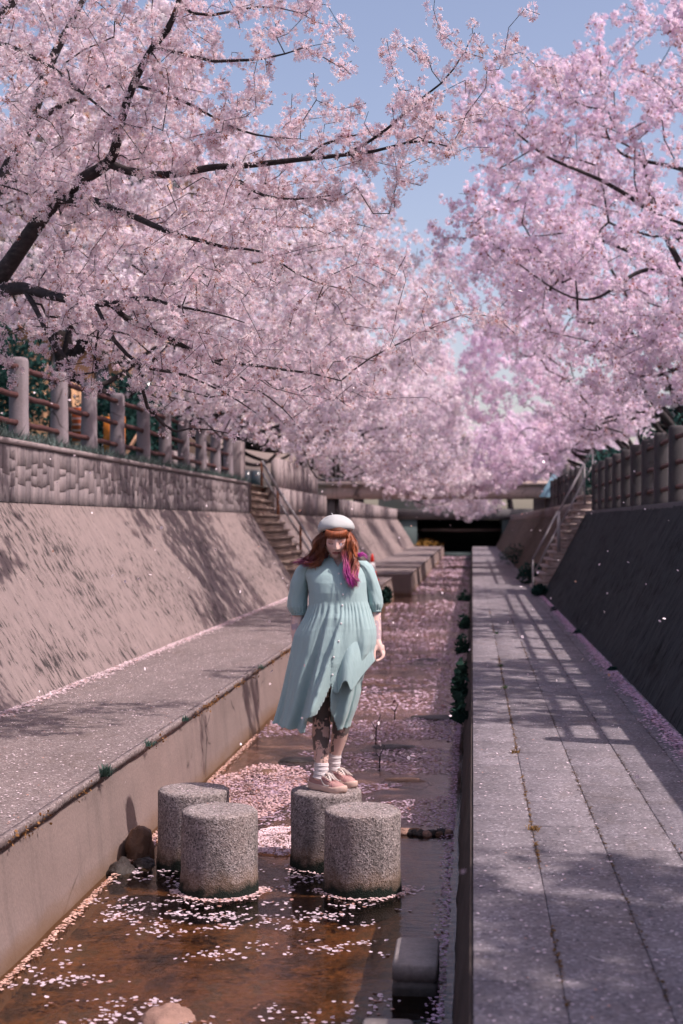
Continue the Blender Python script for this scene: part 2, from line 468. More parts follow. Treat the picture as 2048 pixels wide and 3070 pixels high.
# ---- left ledge: body, battered front, coping stones
def ledge(name, y0, y1, xedge, xback, xfoot):
    g = Geo()
    g.add([(xback - 0.3, y0, ZL), (xedge - 0.02, y0, ZL), (xedge - 0.02, y1, ZL), (xback - 0.3, y1, ZL)], [(0, 1, 2, 3)])
    o = tag(link(name, g.mesh(name), MAT['ledge']), kind='structure')
    ys = np.arange(y0, y1 + 0.01, 0.12)
    def ff(u, v):
        x = xedge - 0.012 + (xfoot - xedge) * v + 0.012 * fbm(np.stack([u * 1.5, v * 3, 0 * u], -1), 4, 5)
        x += 0.05 * np.clip(v - 0.68, 0, 1) * (fbm(np.stack([u * 3, v * 4, 0 * u + 4], -1), 3, 8) + 0.7)
        return np.stack([x, u, ZL - 0.05 - v * 0.72], -1)
    fm = grid_mesh('front_face', ys, np.linspace(0, 1, 16), ff)
    link('front_face', fm, MAT['front'], o)
    g = Geo()
    for yy in (y0, y1):
        g.add([(xback - 0.3, yy, -0.2), (xfoot + 0.02, yy, -0.2), (xedge, yy, ZL - 0.002), (xback - 0.3, yy, ZL - 0.002)], [(0, 1, 2, 3)])
    link('end_face', g.mesh('end_face'), MAT['front'], o)
    y = y0; n = 0
    while y < min(y1, 60):
        L = 2.1 + 0.7 * hash3(np.int64(n), np.int64(3), np.int64(1)); L = min(L, y1 - y)
        yy = np.arange(0, L + 0.001, L / 14)
        rings = []
        for a in yy:
            t = y + a + (0.006 if a == 0 else (-0.006 if a > L - 0.01 else 0))
            w = 0.006 * float(fbm(np.array([[t * 4, 2.0, n]]), 3, 2)[0]) ; w2 = 0.007 * float(fbm(np.array([[t * 6, 7.0, n]]), 3, 4)[0])
            rings.append([(xedge - 0.035, t, ZL - 0.04), (xedge + 0.006 + w, t, ZL - 0.050 + w2), (xedge + 0.008 + w, t, ZL - 0.003 + 0.3 * w2), (xedge + 0.004 + w, t, ZL + 0.0025), (xedge - 0.035, t, ZL + 0.0015)])
        g = Geo(); g.loft(np.array(rings)); link('coping_stone', g.mesh('coping_stone'), MAT['ledge'], o)
        y += L; n += 1
    return o
ledge('ledge', -6.0, 39.6, -2.24, -3.74, -2.16)
ledge('ledge', 42.0, YEND, -1.86, -3.74, -1.80)

# ---- right walkway: body, slabs, dark kerb wall
g = Geo(); g.add([(-0.012, -6, ZL - 0.008), (1.9, -6, ZL - 0.008), (1.9, YEND, ZL - 0.008), (-0.012, YEND, ZL - 0.008)], [(0, 1, 2, 3)])
walk = tag(link('walkway', g.mesh('walkway'), MAT['mortar']), kind='structure')
joints = [0.0, 0.292, 0.612, 0.936, 1.262, 1.62]
def slab_mesh(w, l, seed):
    a = 0.0013; h = 0.004
    g = Geo()
    x0, x1 = a, w - a
    V = [(x0, a, -0.03), (x1, a, -0.03), (x1, l - a, -0.03), (x0, l - a, -0.03), (x0, a, 0), (x1, a, 0), (x1, l - a, 0), (x0, l - a, 0),
         (x0 + h, a + h, 0.0035), (x1 - h, a + h, 0.0035), (x1 - h, l - a - h, 0.0035), (x0 + h, l - a - h, 0.0035)]
    g.add(V, [(8, 9, 10, 11), (4, 5, 9, 8), (5, 6, 10, 9), (6, 7, 11, 10), (7, 4, 8, 11), (0, 1, 5, 4), (1, 2, 6, 5), (2, 3, 7, 6), (3, 0, 4, 7)])
    return g.mesh('slab')
SLAB = 0.325
smesh = [slab_mesh(joints[i + 1] - joints[i], SLAB, i) for i in range(5)]
for sm in smesh: sm.materials.append(MAT['walk'])
nslab = 0; far = Geo()
for r in range(int((YEND + 6) / SLAB)):
    y = -6 + r * SLAB
    for c in range(5):
        z = ZL - 0.004 + 0.003 * random.random()
        yy = y + (0.16 if c % 2 else 0.0)
        if 3.6 < y < 23.0 and nslab < 300:
            o = link('slab', smesh[c], None, walk, (joints[c], yy, z)); nslab += 1
            o.rotation_euler = (0.003 * random.gauss(0, 1), 0.003 * random.gauss(0, 1), 0)
        else:
            a = 0.0022
            far.add([(joints[c] + a, yy + a, z), (joints[c + 1] - a, yy + a, z), (joints[c + 1] - a, yy + SLAB - a, z), (joints[c] + a, yy + SLAB - a, z)], [(0, 1, 2, 3)])
tag(link('slab_field', far.mesh('slab_field'), MAT['walk'], walk), kind='stuff')
def gutf(u, v):
    x = -0.003 - 0.105 * v ** 0.8 + (0.014 * fbm(np.stack([u * 2.2, v * 2, 0 * u], -1), 4, 15) + 0.012 * fbm(np.stack([u * 11, v * 5, 0 * u], -1), 2, 16)) * np.clip(v * 3, 0.15, 1)
    return np.stack([x, u, ZL - 0.004 - v * 0.80], -1)
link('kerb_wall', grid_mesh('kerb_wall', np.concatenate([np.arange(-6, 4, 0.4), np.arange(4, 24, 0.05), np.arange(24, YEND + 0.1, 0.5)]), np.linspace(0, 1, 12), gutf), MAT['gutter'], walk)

# ---- retaining walls
def slope_mesh(y0, y1, A, B, fine=None, amp=0.012, seed=0):
    ys = np.arange(y0, y1 + 0.001, 0.3) if fine is None else np.concatenate([np.arange(y0, fine[0], 0.3), np.arange(fine[0], fine[1], 0.04), [y1]])
    L = math.hypot(B[0] - A[0], B[1] - A[1]); vs = np.linspace(0, L, 52 if fine else 14)
    d = ((B[0] - A[0]) / L, (B[1] - A[1]) / L); sgn = 1 if B[0] < A[0] else -1
    nx, nz = sgn * d[1], abs(d[0])
    def f(u, v):
        h = amp * (fbm(np.stack([u * 9, v * 2.4, 0 * u], -1), 3, 21 + seed) * 1.3 + 0.7 * fbm(np.stack([u * 20, v * 8, 0 * u], -1), 2, 31 + seed))
        h += 0.02 * fbm(np.stack([u * 0.6, v * 0.8, 0 * u], -1), 2, 41 + seed)
        e = np.clip(np.minimum(v, L - v) / 0.06, 0, 1); h = h * e
        return np.stack([A[0] + d[0] * v + nx * h, u, A[1] + d[1] * v + nz * h], -1)
    return grid_mesh('sloping_face', ys, vs, f)
def end_cap(y, A, B, top, out, mat, parent):
    g = Geo(); g.add([(A[0], y, A[1] - 0.02), (B[0], y, B[1]), (B[0], y, top), (out, y, top), (out, y, A[1] - 0.02)], T=[(0, 1, 4), (1, 2, 4), (2, 3, 4)])
    return child('end_face', g.mesh('end_face'), mat, parent)

# left, near: sloping face, masonry parapet of single stones, coping
wl = empty('retaining_wall', (-3.74, 12, ZL), 'sunlit sloping retaining wall of rough pitted concrete with stone parapet left of the person', 'wall')
def child(name, me, mat, parent):
    o = link(name, me, mat); o.parent = parent; o.matrix_parent_inverse = Matrix.Translation(-Vector(parent.location)); return o
def wl_child(name, me, mat): return child(name, me, mat, wl)
wl_child('sloping_face', slope_mesh(-6, 30.7, SL0, SL1, (8.0, 30.7)), MAT['slope_l'])
g = Geo(); g.box((-5.15, -6, 2.30), (-4.862, 30.7, LTOP - 0.05)); wl_child('parapet_core', g.mesh('parapet_core'), plain('grey_mortar', (0.085, 0.07, 0.07), 0.95, coords='pos'))
g = Geo()
ys = np.arange(-6, 30.72, 0.4)
rings = [[(-5.2, t, LTOP - 0.055), (-4.825 + 0.006 * math.sin(t * 5), t, LTOP - 0.055), (-4.82 + 0.006 * math.sin(t * 3), t, LTOP - 0.01), (-4.835, t, LTOP + 0.004), (-5.2, t, LTOP + 0.004)] for t in ys]
g.loft(np.array(rings)); wl_child('coping', g.mesh('coping'), MAT['concrete_pale'])
# masonry: upright stones of uneven width, broken by short cross joints
z0, z1 = 2.325, LTOP - 0.058
stones = 0; rest = Geo()
y = -6.0; sk0 = 0.0
while y < 30.66:
    w = 0.10 + 0.17 * random.random(); y2 = min(y + w, 30.69); gap = 0.0022 + 0.004 * random.random() ** 2
    sk1 = random.uniform(-0.03, 0.03)
    nb = random.choice([1, 2, 2, 3]); br_ = [0.0] + [(q + 1 + random.uniform(-0.28, 0.28)) / (nb + 1) for q in range(nb)] + [1.0]
    tl = [random.uniform(-0.015, 0.015) for _ in br_]
    for q in range(len(br_) - 1):
        def zz_(f, t, s): return z0 + (z1 - z0) * f + (t * s if 0 < f < 1 else 0)
        def yy_(base, sk, z): return base + sk * (z - z0) / (z1 - z0)
        gz = 0.0015 + 0.005 * random.random() ** 2
        za, zb, zc, zd = zz_(br_[q], tl[q], -1) + gz, zz_(br_[q], tl[q], 1) + gz, zz_(br_[q + 1], tl[q + 1], 1) - gz, zz_(br_[q + 1], tl[q + 1], -1) - gz
        if min(zd - za, zc - zb) < 0.03: continue
        pts = [(yy_(y + gap, sk0, za), za), (yy_(y2 - gap, sk1, zb), zb), (yy_(y2 - gap, sk1, zc), zc), (yy_(y + gap, sk0, zd), zd)]
        cyy = sum(p[0] for p in pts) / 4; czz = sum(p[1] for p in pts) / 4
        f0 = -4.852 + random.uniform(-0.002, 0.002); s = 0.965
        V = [(-4.90, a, b) for a, b in pts] + [(f0 - 0.005, a, b) for a, b in pts] + [(f0 + random.uniform(0.0005, 0.002), cyy + (a - cyy) * s, czz + (b - czz) * s) for a, b in pts]
        F = [(8, 9, 10, 11)] + [(4 + i, 4 + (i + 1) % 4, 8 + (i + 1) % 4, 8 + i) for i in range(4)] + [(i, (i + 1) % 4, 4 + (i + 1) % 4, 4 + i) for i in range(4)]
        if y > 13.6 and stones < 290:
            g = Geo(); g.add(V, F); wl_child('stone', g.mesh('stone'), MAT['masonry']); stones += 1
        else: rest.add(V, F)
    y = y2; sk0 = sk1
tag(wl_child('stone_field', rest.mesh('stone_field'), MAT['masonry']), kind='stuff')
end_cap(30.71, SL0, SL1, LTOP, -6.5, MAT['concrete'], wl)

# left, far
wl2 = empty('retaining_wall', (-3.74, 60, ZL), 'pale sloping concrete bank wall behind the person, beyond the left stairs', 'wall')
child('sloping_face', slope_mesh(34.4, YEND, SL0, SL1, None, 0.02, 5), MAT['slope_l'], wl2)
g = Geo()
y = 34.4; n = 0
while y < YEND - 0.1:
    L = min(2.0, YEND - y); g = Geo(); g.box((-5.1, y + 0.012, 2.315), (-4.85 + 0.004 * (n % 3), y + L - 0.012, LTOP)); child('parapet_panel', g.mesh('parapet_panel'), MAT['concrete_pale'], wl2); y += L; n += 1
end_cap(34.39, SL0, SL1, LTOP - 0.01, -6.5, MAT['concrete'], wl2)

# right, near and far
wr = empty('retaining_wall', (1.48, 12, ZL), 'dark shaded sloping retaining wall along the walkway on the right', 'wall')
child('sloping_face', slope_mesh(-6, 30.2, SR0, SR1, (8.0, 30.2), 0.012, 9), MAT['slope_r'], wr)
g = Geo(); g.box((2.36, -6, 2.2), (2.75, 30.2, RTOP + 0.02)); child('coping', g.mesh('coping'), MAT['concrete_dark'], wr)
end_cap(30.21, SR0, SR1, RTOP, 4.2, MAT['concrete_dark'], wr)
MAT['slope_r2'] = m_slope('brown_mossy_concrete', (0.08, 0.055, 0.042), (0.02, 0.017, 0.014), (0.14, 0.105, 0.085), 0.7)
wr2 = empty('retaining_wall', (1.48, 60, ZL), 'brown shaded bank wall beyond the right stairs', 'wall')
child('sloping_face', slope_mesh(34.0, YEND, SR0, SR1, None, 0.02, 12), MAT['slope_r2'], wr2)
g = Geo(); g.box((2.36, 34.0, 2.25), (2.75, YEND, 2.58)); child('parapet', g.mesh('parapet'), MAT['concrete'], wr2)
end_cap(33.99, SR0, SR1, RTOP, 4.2, MAT['concrete_dark'], wr2)

# ---- stairs cut into the banks
def stairs(label, side, y0, y1, A, B, ztop, mat):
    t = empty('bank_stairs', (A[0], y0, ZL), label, 'stairs')
    n = 14; rise = (ztop - ZL) / n; run = abs(B[0] - A[0]) / (B[1] - A[1]) * rise
    for i in range(n):
        xn = A[0] + side * run * (i - 0.6); z = ZL + rise * (i + 1)
        x2 = xn + side * 0.42; xr = xn + side * 0.05
        g = Geo()
        g.box((min(xn, x2), y0, z - 0.055), (max(xn, x2), y1, z))
        g.box((min(xr, x2), y0 + 0.01, z - rise - 0.02), (max(xr, x2), y1 - 0.01, z - 0.057))
        child('step', g.mesh('step'), mat, t)
    return t
st_l = stairs('steep concrete stairs climbing the left bank behind the person\'s shoulder', -1, 30.74, 34.36, SL0, SL1, LTOP, MAT['step'])
MAT['step_pale'] = m_concrete('sunlit_step_concrete', (0.42, 0.34, 0.31))  # paler than the left steps; sunlight put into the step colour
st_r = stairs('steep narrow stairs climbing the right bank beside metal handrails', 1, 30.24, 32.3, (SR0[0] - 0.16, SR0[1]), (SR1[0] - 0.16, SR1[1]), 2.7, MAT['step_pale'])
g = Geo(); g.box((-6.6, 30.73, 2.4), (-5.35, 34.37, LTOP + 0.01)); child('landing', g.mesh('landing'), MAT['concrete'], st_l)
g = Geo(); g.box((2.75, 30.23, 2.0), (4.1, 33.97, 2.7)); child('landing', g.mesh('landing'), MAT['concrete'], st_r)
def handrail(label, pts, y, hgt, mat_bar, mat_post, r=0.03):
    t = empty('handrail', (pts[0][0], y, pts[0][1]), label, 'handrail')
    P = np.array([(x, y, z + hgt) for x, z in pts])
    for a, b in zip(P[:-1], P[1:]):
        g = Geo(); g.tube(np.array([a, b]), r, 8); child('bar', g.mesh('bar', True), mat_bar, t)
        g = Geo(); g.tube(np.array([a - (0, 0, hgt * 0.45), b - (0, 0, hgt * 0.45)]), r * 0.8, 8); child('bar', g.mesh('bar', True), mat_bar, t)
    for (x, z) in pts:
        g = Geo(); g.tube(np.array([(x, y, z - 0.1), (x, y, z + hgt)]), r * 0.9, 8); child('post', g.mesh('post', True), mat_post, t)
MAT['rust'] = plain('rusted_steel', (0.22, 0.09, 0.05), 0.8, 0.3, 12)
handrail('pale stair handrail on rusty posts up the left bank', [(-3.62, 0.6), (-4.15, 1.45), (-4.7, 2.3), (-5.1, 3.0)], 34.25, 0.62, MAT['rail_pale'], MAT['rust'], 0.035)
handrail('bright steel handrail nearest the walkway on the right stairs', [(1.26, 0.6), (1.78, 1.6)], 30.1, 0.75, MAT['rail_pale'], MAT['rail_pale'], 0.022)
handrail('upper steel handrail of the right stairs by the fence', [(1.81, 1.62), (2.33, 2.6), (2.5, 2.9)], 30.1, 0.75, MAT['rail_pale'], MAT['rail_pale'], 0.022)

# ---- concrete fences with twisted rails
def post_mesh(w, h, seed):
    g = Geo(); rings = []
    c = 0.03
    for k, (z, s) in enumerate([(-0.1, 1.04), (0.1, 1.03), (0.35, 1.0), (0.6, 0.985), (h - 0.05, 0.97), (h - 0.015, 0.9), (h, 0.72)]):
        a = w * 0.5 * s
        ring = [(-a + c, -a), (a - c, -a), (a, -a + c), (a, a - c), (a - c, a), (-a + c, a), (-a, a - c), (-a, -a + c)]
        rings.append([(x + 0.006 * hash3(np.int64(k), np.int64(i), np.int64(seed)), y + 0.006 * hash3(np.int64(k), np.int64(i), np.int64(seed + 5)), z) for i, (x, y) in enumerate(ring)])
    g.loft(np.array(rings)); return g.mesh('post')
def fence(label, x, ys, zb, h, w, mp, mr, fr, rr=0.034):
    t = empty('concrete_fence', (x, ys[0], zb), label, 'fence')
    pm = [post_mesh(w, h, s) for s in range(3)]
    for i, y in enumerate(ys):
        o = child('post', pm[i % 3], mp, t); o.location = (x, y, zb); o.rotation_euler.z = 0.04 * math.sin(i * 3.1)
        if not pm[i % 3].materials: pm[i % 3].materials.append(mp)
    for a, b in zip(ys[:-1], ys[1:]):
        for f in fr:
            n = 30; yy = np.linspace(a + 0.04, b - 0.04, n)
            P = np.stack([x + 0.004 * np.sin(yy * 9), yy, zb + h * f + 0.004 * np.sin(yy * 7)], -1)
            th = np.arange(8) / 8 * 2 * math.pi
            jit = 1 + 0.14 * np.sin(2 * th[None, :] + yy[:, None] * 38)
            g = Geo(); g.tube(P, rr, 8, jitter=jit); child('rail', g.mesh('rail', True), mr, t)
    return t
YL = [11.0, 12.5, 13.95, 15.4, 16.95, 18.3, 19.8, 21.4, 22.95, 24.45, 26.05, 27.55, 29.0]
fence('concrete post fence with three red-brown rails above the left parapet', -5.02, YL, LTOP, 0.95, 0.185, MAT['post'], MAT['rail'], (0.88, 0.55, 0.23))
YR = list(np.arange(9.5, 30.1, 1.46))
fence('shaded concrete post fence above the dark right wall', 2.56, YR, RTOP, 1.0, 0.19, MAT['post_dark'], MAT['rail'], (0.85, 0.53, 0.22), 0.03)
fence('far concrete fence on the brown right bank', 2.56, list(np.arange(35, 60, 1.8)), 2.57, 0.9, 0.2, MAT['post_dark'], MAT['rail'], (0.8, 0.4))
# wide white gate pier and white panels at the head of the left stairs
g = Geo(); g.box((-5.25, 29.85, LTOP), (-4.88, 30.35, LTOP + 0.86))
for k in range(2):
    pass
o = bevel(link('gate_pier', g.mesh('gate_pier'), MAT['concrete_pale']), 0.03); tag(o, 'squat pale pier ending the left fence at the stairs', 'pier')
wp = empty('panel_wall', (-6.4, 34, LTOP), 'low wall of upright white concrete panels above the left stairs', 'wall')
for k in range(9):
    g = Geo(); g.box((-6.75, 30.6 + k * 0.52, LTOP - 0.02), (-6.6, 31.09 + k * 0.52, LTOP + 0.72)); child('panel', g.mesh('panel'), MAT['concrete_pale'], wp)
wp2 = empty('panel_wall', (-5.0, 40, LTOP), 'white concrete panel parapet between the left stairs and the footbridge', 'wall')
for k in range(13):
    g = Geo(); g.box((-5.18, 36.4 + k * 0.75, LTOP - 0.02), (-5.02, 37.1 + k * 0.75, LTOP + 0.8)); child('panel', g.mesh('panel'), MAT['concrete_pale'], wp2)

# ---- footbridge
br = empty('footbridge', (-1, 48, 2.87), 'concrete footbridge crossing the stream under the blossom', 'bridge')
g = Geo(); g.box((-6.5, 47.2, 2.93), (4.6, 49.2, 3.36)); MAT['bridge'] = m_concrete('beige_bridge_concrete', (0.52, 0.41, 0.37)); child('beam', g.mesh('beam'), MAT['bridge'], br)
g = Geo(); g.box((-6.5, 47.05, 3.365), (4.6, 49.35, 3.48)); child('deck', g.mesh('deck'), MAT['bridge'], br)
g = Geo(); g.box((-6.6, 47.3, 0.6), (-4.6, 49.1, 2.925)); child('abutment', g.mesh('abutment'), MAT['concrete_dark'], br)
g = Geo(); g.box((2.45, 47.3, 0.6), (4.5, 49.1, 2.925)); child('abutment', g.mesh('abutment'), MAT['concrete_dark'], br)
pk = Geo(); pk.box((-0.014, -0.014, 0), (0.014, 0.014, 1.0)); pkm = pk.mesh('picket'); pkm.materials.append(MAT['rail_pale'])
for yy in (47.15, 49.25):
    for z in (3.58, 4.5):
        g = Geo(); g.tube(np.array([(-5.5, yy, z), (3.0, yy, z)]), 0.03, 6); child('top_rail', g.mesh('top_rail'), MAT['rail_pale'], br)
for k in range(58):
    o = child('picket', pkm, None, br); o.location = (-5.4 + k * 0.145, 47.15, 3.5)
for x in (-5.5, 3.05):
    g = Geo(); g.box((x - 0.11, 47.04, 3.48), (x + 0.11, 47.26, 4.72)); child('end_post', g.mesh('end_post'), MAT['concrete_pale'], br)

# ---- road bridge with dark opening that closes the view along the stream
rb = empty('road_bridge', (-0.7, YEND, 0), 'low road bridge with black opening closing the stream in the distance', 'bridge')
MAT['tunnel_shade'] = plain('unlit_tunnel_concrete', (0.07, 0.095, 0.095), 0.95)  # darkness of the opening put into the concrete's base colour
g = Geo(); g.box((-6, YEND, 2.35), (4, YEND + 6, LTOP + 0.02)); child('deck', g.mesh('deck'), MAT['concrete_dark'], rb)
g = Geo(); g.box((-6, YEND + 0.1, -0.2), (-3.6, YEND + 9, 2.34)); child('abutment', g.mesh('abutment'), MAT['tunnel_shade'], rb)
g = Geo(); g.box((1.9, YEND + 0.1, -0.2), (4, YEND + 9, 2.34)); child('abutment', g.mesh('abutment'), MAT['tunnel_shade'], rb)
g = Geo(); g.box((-6, YEND + 6, 2.35), (4, YEND + 10, 2.9)); child('tunnel_roof', g.mesh('tunnel_roof'), MAT['tunnel_shade'], rb)
g = Geo(); g.box((-6, YEND + 9, -0.3), (4, YEND + 10, 2.34)); child('tunnel_end', g.mesh('tunnel_end'), MAT['tunnel_shade'], rb)
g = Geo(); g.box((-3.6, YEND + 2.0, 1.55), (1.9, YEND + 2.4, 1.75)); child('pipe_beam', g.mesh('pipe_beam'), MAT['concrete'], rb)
g = Geo(); g.box((-3.6, YEND + 0.2, -0.2), (1.9, YEND + 8.9, 0.2)); child('tunnel_floor', g.mesh('tunnel_floor'), MAT['tunnel_shade'], rb)
# ================================================================== buildings behind the banks
def building(label, lo, hi, wall_c, roof_c, face, rows, cols, wcol=(0.05, 0.06, 0.07), wsize=(1.2, 1.1), roof='flat', name='apartment_building'):
    cx, cy = (lo[0] + hi[0]) / 2, (lo[1] + hi[1]) / 2
    t = empty(name, (cx, cy, lo[2]), label, 'building')
    wm = plain(label[:18] + ' wall', wall_c, 0.9, 0.06, 0.6, coords='pos'); rm = plain(label[:18] + ' roof', roof_c, 0.85, 0.1, 2)
    gm = NT('window_glass'); gm.color(wcol, 0.15); gm = gm.m
    fm = plain('window_frame', (0.10, 0.085, 0.08), 0.6)
    g = Geo(); g.box(lo, hi); child('wall', g.mesh('wall'), wm, t)
    g = Geo()
    if roof == 'flat': g.box((lo[0] - 0.25, lo[1] - 0.25, hi[2]), (hi[0] + 0.25, hi[1] + 0.25, hi[2] + 0.35))
    else:
        h = hi[2]; e = 0.5; r = h + (hi[0] - lo[0]) * 0.28
        g.add([(lo[0] - e, lo[1] - e, h), (hi[0] + e, lo[1] - e, h), (hi[0] + e, hi[1] + e, h), (lo[0] - e, hi[1] + e, h), (cx, lo[1] - e, r), (cx, hi[1] + e, r)],
              [(1, 2, 5, 4), (3, 0, 4, 5), (0, 3, 2, 1)], [(0, 1, 4), (2, 3, 5)])
    child('roof', g.mesh('roof'), rm, t)
    for f in face:
        for r_ in range(rows):
            for c in range(cols):
                zc = lo[2] + (r_ + 0.55) * (hi[2] - lo[2]) / rows; w, h = wsize[0] / 2, wsize[1] / 2
                if f == 'front':
                    xc = lo[0] + (c + 0.5) * (hi[0] - lo[0]) / cols; yf = lo[1]
                    F = Geo(); F.box((xc - w - 0.07, yf - 0.05, zc - h - 0.07), (xc + w + 0.07, yf - 0.002, zc + h + 0.07))
                    P = Geo(); P.box((xc - w, yf - 0.062, zc - h), (xc - 0.03, yf - 0.052, zc + h)); P.box((xc + 0.03, yf - 0.062, zc - h), (xc + w, yf - 0.052, zc + h))
                else:
                    yc = lo[1] + (c + 0.5) * (hi[1] - lo[1]) / cols; xf = hi[0]
                    F = Geo(); F.box((xf + 0.002, yc - w - 0.07, zc - h - 0.07), (xf + 0.05, yc + w + 0.07, zc + h + 0.07))
                    P = Geo(); P.box((xf + 0.052, yc - w, zc - h), (xf + 0.062, yc - 0.03, zc + h)); P.box((xf + 0.052, yc + 0.03, zc - h), (xf + 0.062, yc + w, zc + h))
                wo = child('window', F.mesh('window'), fm, t)
                po = link('pane', P.mesh('pane'), gm, wo)
    return t
building('tan rendered house behind the left fence under the blossom', (-15, 30.5, LTOP - 0.02), (-9.6, 38, 6.4), (0.50, 0.30, 0.17), (0.10, 0.08, 0.08), ('front', 'side'), 2, 2, name='house', roof='gable')
building('tall brown apartment block glimpsed through blossom at upper left', (-19.5, 56, LTOP - 0.02), (-12.2, 66, 17.0), (0.42, 0.27, 0.20), (0.30, 0.20, 0.16), ('front', 'side'), 5, 3, roof='gable')
building('pale pinkish house with dark-framed window beyond the footbridge', (-6.6, 100, LTOP - 0.02), (0.2, 108, 8.0), (0.52, 0.42, 0.42), (0.25, 0.2, 0.2), ('front',), 2, 2, (0.30, 0.26, 0.28), (1.7, 0.55), name='house')
building('pale house behind the trees on the right bank', (9.5, 60, RTOP - 0.02), (16, 70, 8.5), (0.45, 0.36, 0.33), (0.2, 0.16, 0.15), ('front',), 2, 3, name='house')
building('long low house at the end of the left row of trees', (-24, 86, LTOP - 0.02), (-9, 96, 9.5), (0.42, 0.33, 0.30), (0.18, 0.14, 0.14), ('front',), 2, 5, name='house')

# signs behind the left fence
def stripes_mat(name, a, b, n):
    k = NT(name); z = k.sep(k.obj(), 2)
    f = k.math('FRACT', k.math('MULTIPLY', z, n)); k.color(k.mix(k.ramp(f, [(0.0, 1.0), (0.30, 1.0), (0.32, 0.0)], 'CONSTANT'), a, b), 0.6); return k.m
def board(label, x, y, w, h, zb, mat, legs=True):
    t = empty('sign_board', (x, y, LTOP), label, 'sign')
    g = Geo(); g.box((-w / 2, -0.02, 0), (w / 2, 0.02, h)); o = link('panel', g.mesh('panel'), mat, t); o.location = (0, 0, zb - LTOP)
    for s in (-1, 1):
        g = Geo(); g.tube(np.array([(s * w * 0.4, 0.045, 0), (s * w * 0.4, 0.045, zb - LTOP + h)]), 0.02, 6); link('leg', g.mesh('leg'), MAT['rust'], t)
board('orange board with white stripes behind the left fence', -7.28, 26.0, 0.34, 0.68, 3.60, stripes_mat('orange_white_stripes', (0.55, 0.13, 0.05), (0.62, 0.45, 0.42), 9))
board('orange and yellow notice board behind the left fence', -6.95, 27.2, 0.42, 0.84, 3.34, plain('orange_yellow_print', (0.62, 0.20, 0.03), 0.6, 0.3, 9))
# leaning timber behind the fence
g = Geo(); a, b = at(575 / 3.06 * 3.06 * 0 + 297, 1040, 23.2), at(322, 985, 23.6)
g.tube(np.array([(-6.0, 23.6, 3.0), (-5.7, 23.9, 3.62)]), 0.035, 6); tag(link('timber_prop', g.mesh('timber_prop'), plain('raw_timber', (0.45, 0.27, 0.17), 0.8)), 'pale timber prop leaning behind the left fence', 'timber')
# traffic cone at the far end of the ledge
t = empty('traffic_cone', (-2.62, 37.2, ZL), 'small red and white traffic cone at the far end of the left ledge', 'cone')
red = plain('cone_red', (0.75, 0.03, 0.02), 0.5); wht = plain('cone_white', (0.75, 0.72, 0.72), 0.5)
for z0_, z1_, m_ in ((0.03, 0.25, red), (0.25, 0.48, wht), (0.48, 0.7, red)):
    r = lambda z: 0.13 - 0.15 * z
    g = Geo(); th = np.linspace(0, 2 * math.pi, 17)[:-1]
    g.loft(np.array([[(r(z) * math.cos(a), r(z) * math.sin(a), z) for a in th] for z in (z0_, z1_)])); link('band', g.mesh('band', False), m_, t)
g = Geo(); g.box((-0.17, -0.17, 0), (0.17, 0.17, 0.03)); link('base', g.mesh('base'), red, t)
# folded tarpaulin at the right end of the footbridge
g = Geo(); g.add([(2.15, 46.6, 2.95), (3.0, 46.5, 2.95), (3.05, 46.95, 2.95), (2.2, 46.95, 2.95), (2.62, 46.8, 3.75), (2.75, 46.85, 3.6)], T=[(0, 1, 4), (1, 5, 4), (1, 2, 5), (2, 3, 5), (3, 4, 5), (3, 0, 4)])
tag(link('tarpaulin', g.mesh('tarpaulin'), plain('blue_grey_tarp', (0.14, 0.24, 0.30), 0.6)), 'folded blue-grey tarpaulin heap at the right end of the footbridge', 'tarpaulin')
# ================================================================== cherry trees
def rand_rot(n):
    q = rng.normal(size=(n, 4)); q /= np.linalg.norm(q, axis=1)[:, None]
    w, x, y, z = q.T
    return np.stack([np.stack([1 - 2 * (y * y + z * z), 2 * (x * y - z * w), 2 * (x * z + y * w)], -1),
                     np.stack([2 * (x * y + z * w), 1 - 2 * (x * x + z * z), 2 * (y * z - x * w)], -1),
                     np.stack([2 * (x * z - y * w), 2 * (y * z + x * w), 1 - 2 * (x * x + y * y)], -1)], 1)
PINK = np.array([0.93, 0.845, 0.895]); DEEP = np.array([0.70, 0.42, 0.46])
def flower(fine):
    """one blossom: five cupped petals (fine) or one bent leaf-shaped quad"""
    if fine:
        V = [(0, 0, 0)]; Q = []; C = [DEEP]
        for k in range(5):
            a = k * 2 * math.pi / 5
            for da, r, z in ((-0.42, 0.0135, 0.004), (0.0, 0.0205, 0.0085), (0.42, 0.0135, 0.004)):
                V.append((r * math.cos(a + da), r * math.sin(a + da), z)); C.append(PINK * (1.0 if da else 1.06))
            Q.append((0, 1 + 3 * k, 2 + 3 * k, 3 + 3 * k))
        return np.array(V), np.array(Q), np.array(C)
    V = np.array([(-0.021, -0.013, 0.0), (0.023, -0.011, 0.0), (0.0, 0.024, 0.0)])
    return V, np.array([(0, 1, 2)]), np.tile(PINK, (3, 1))
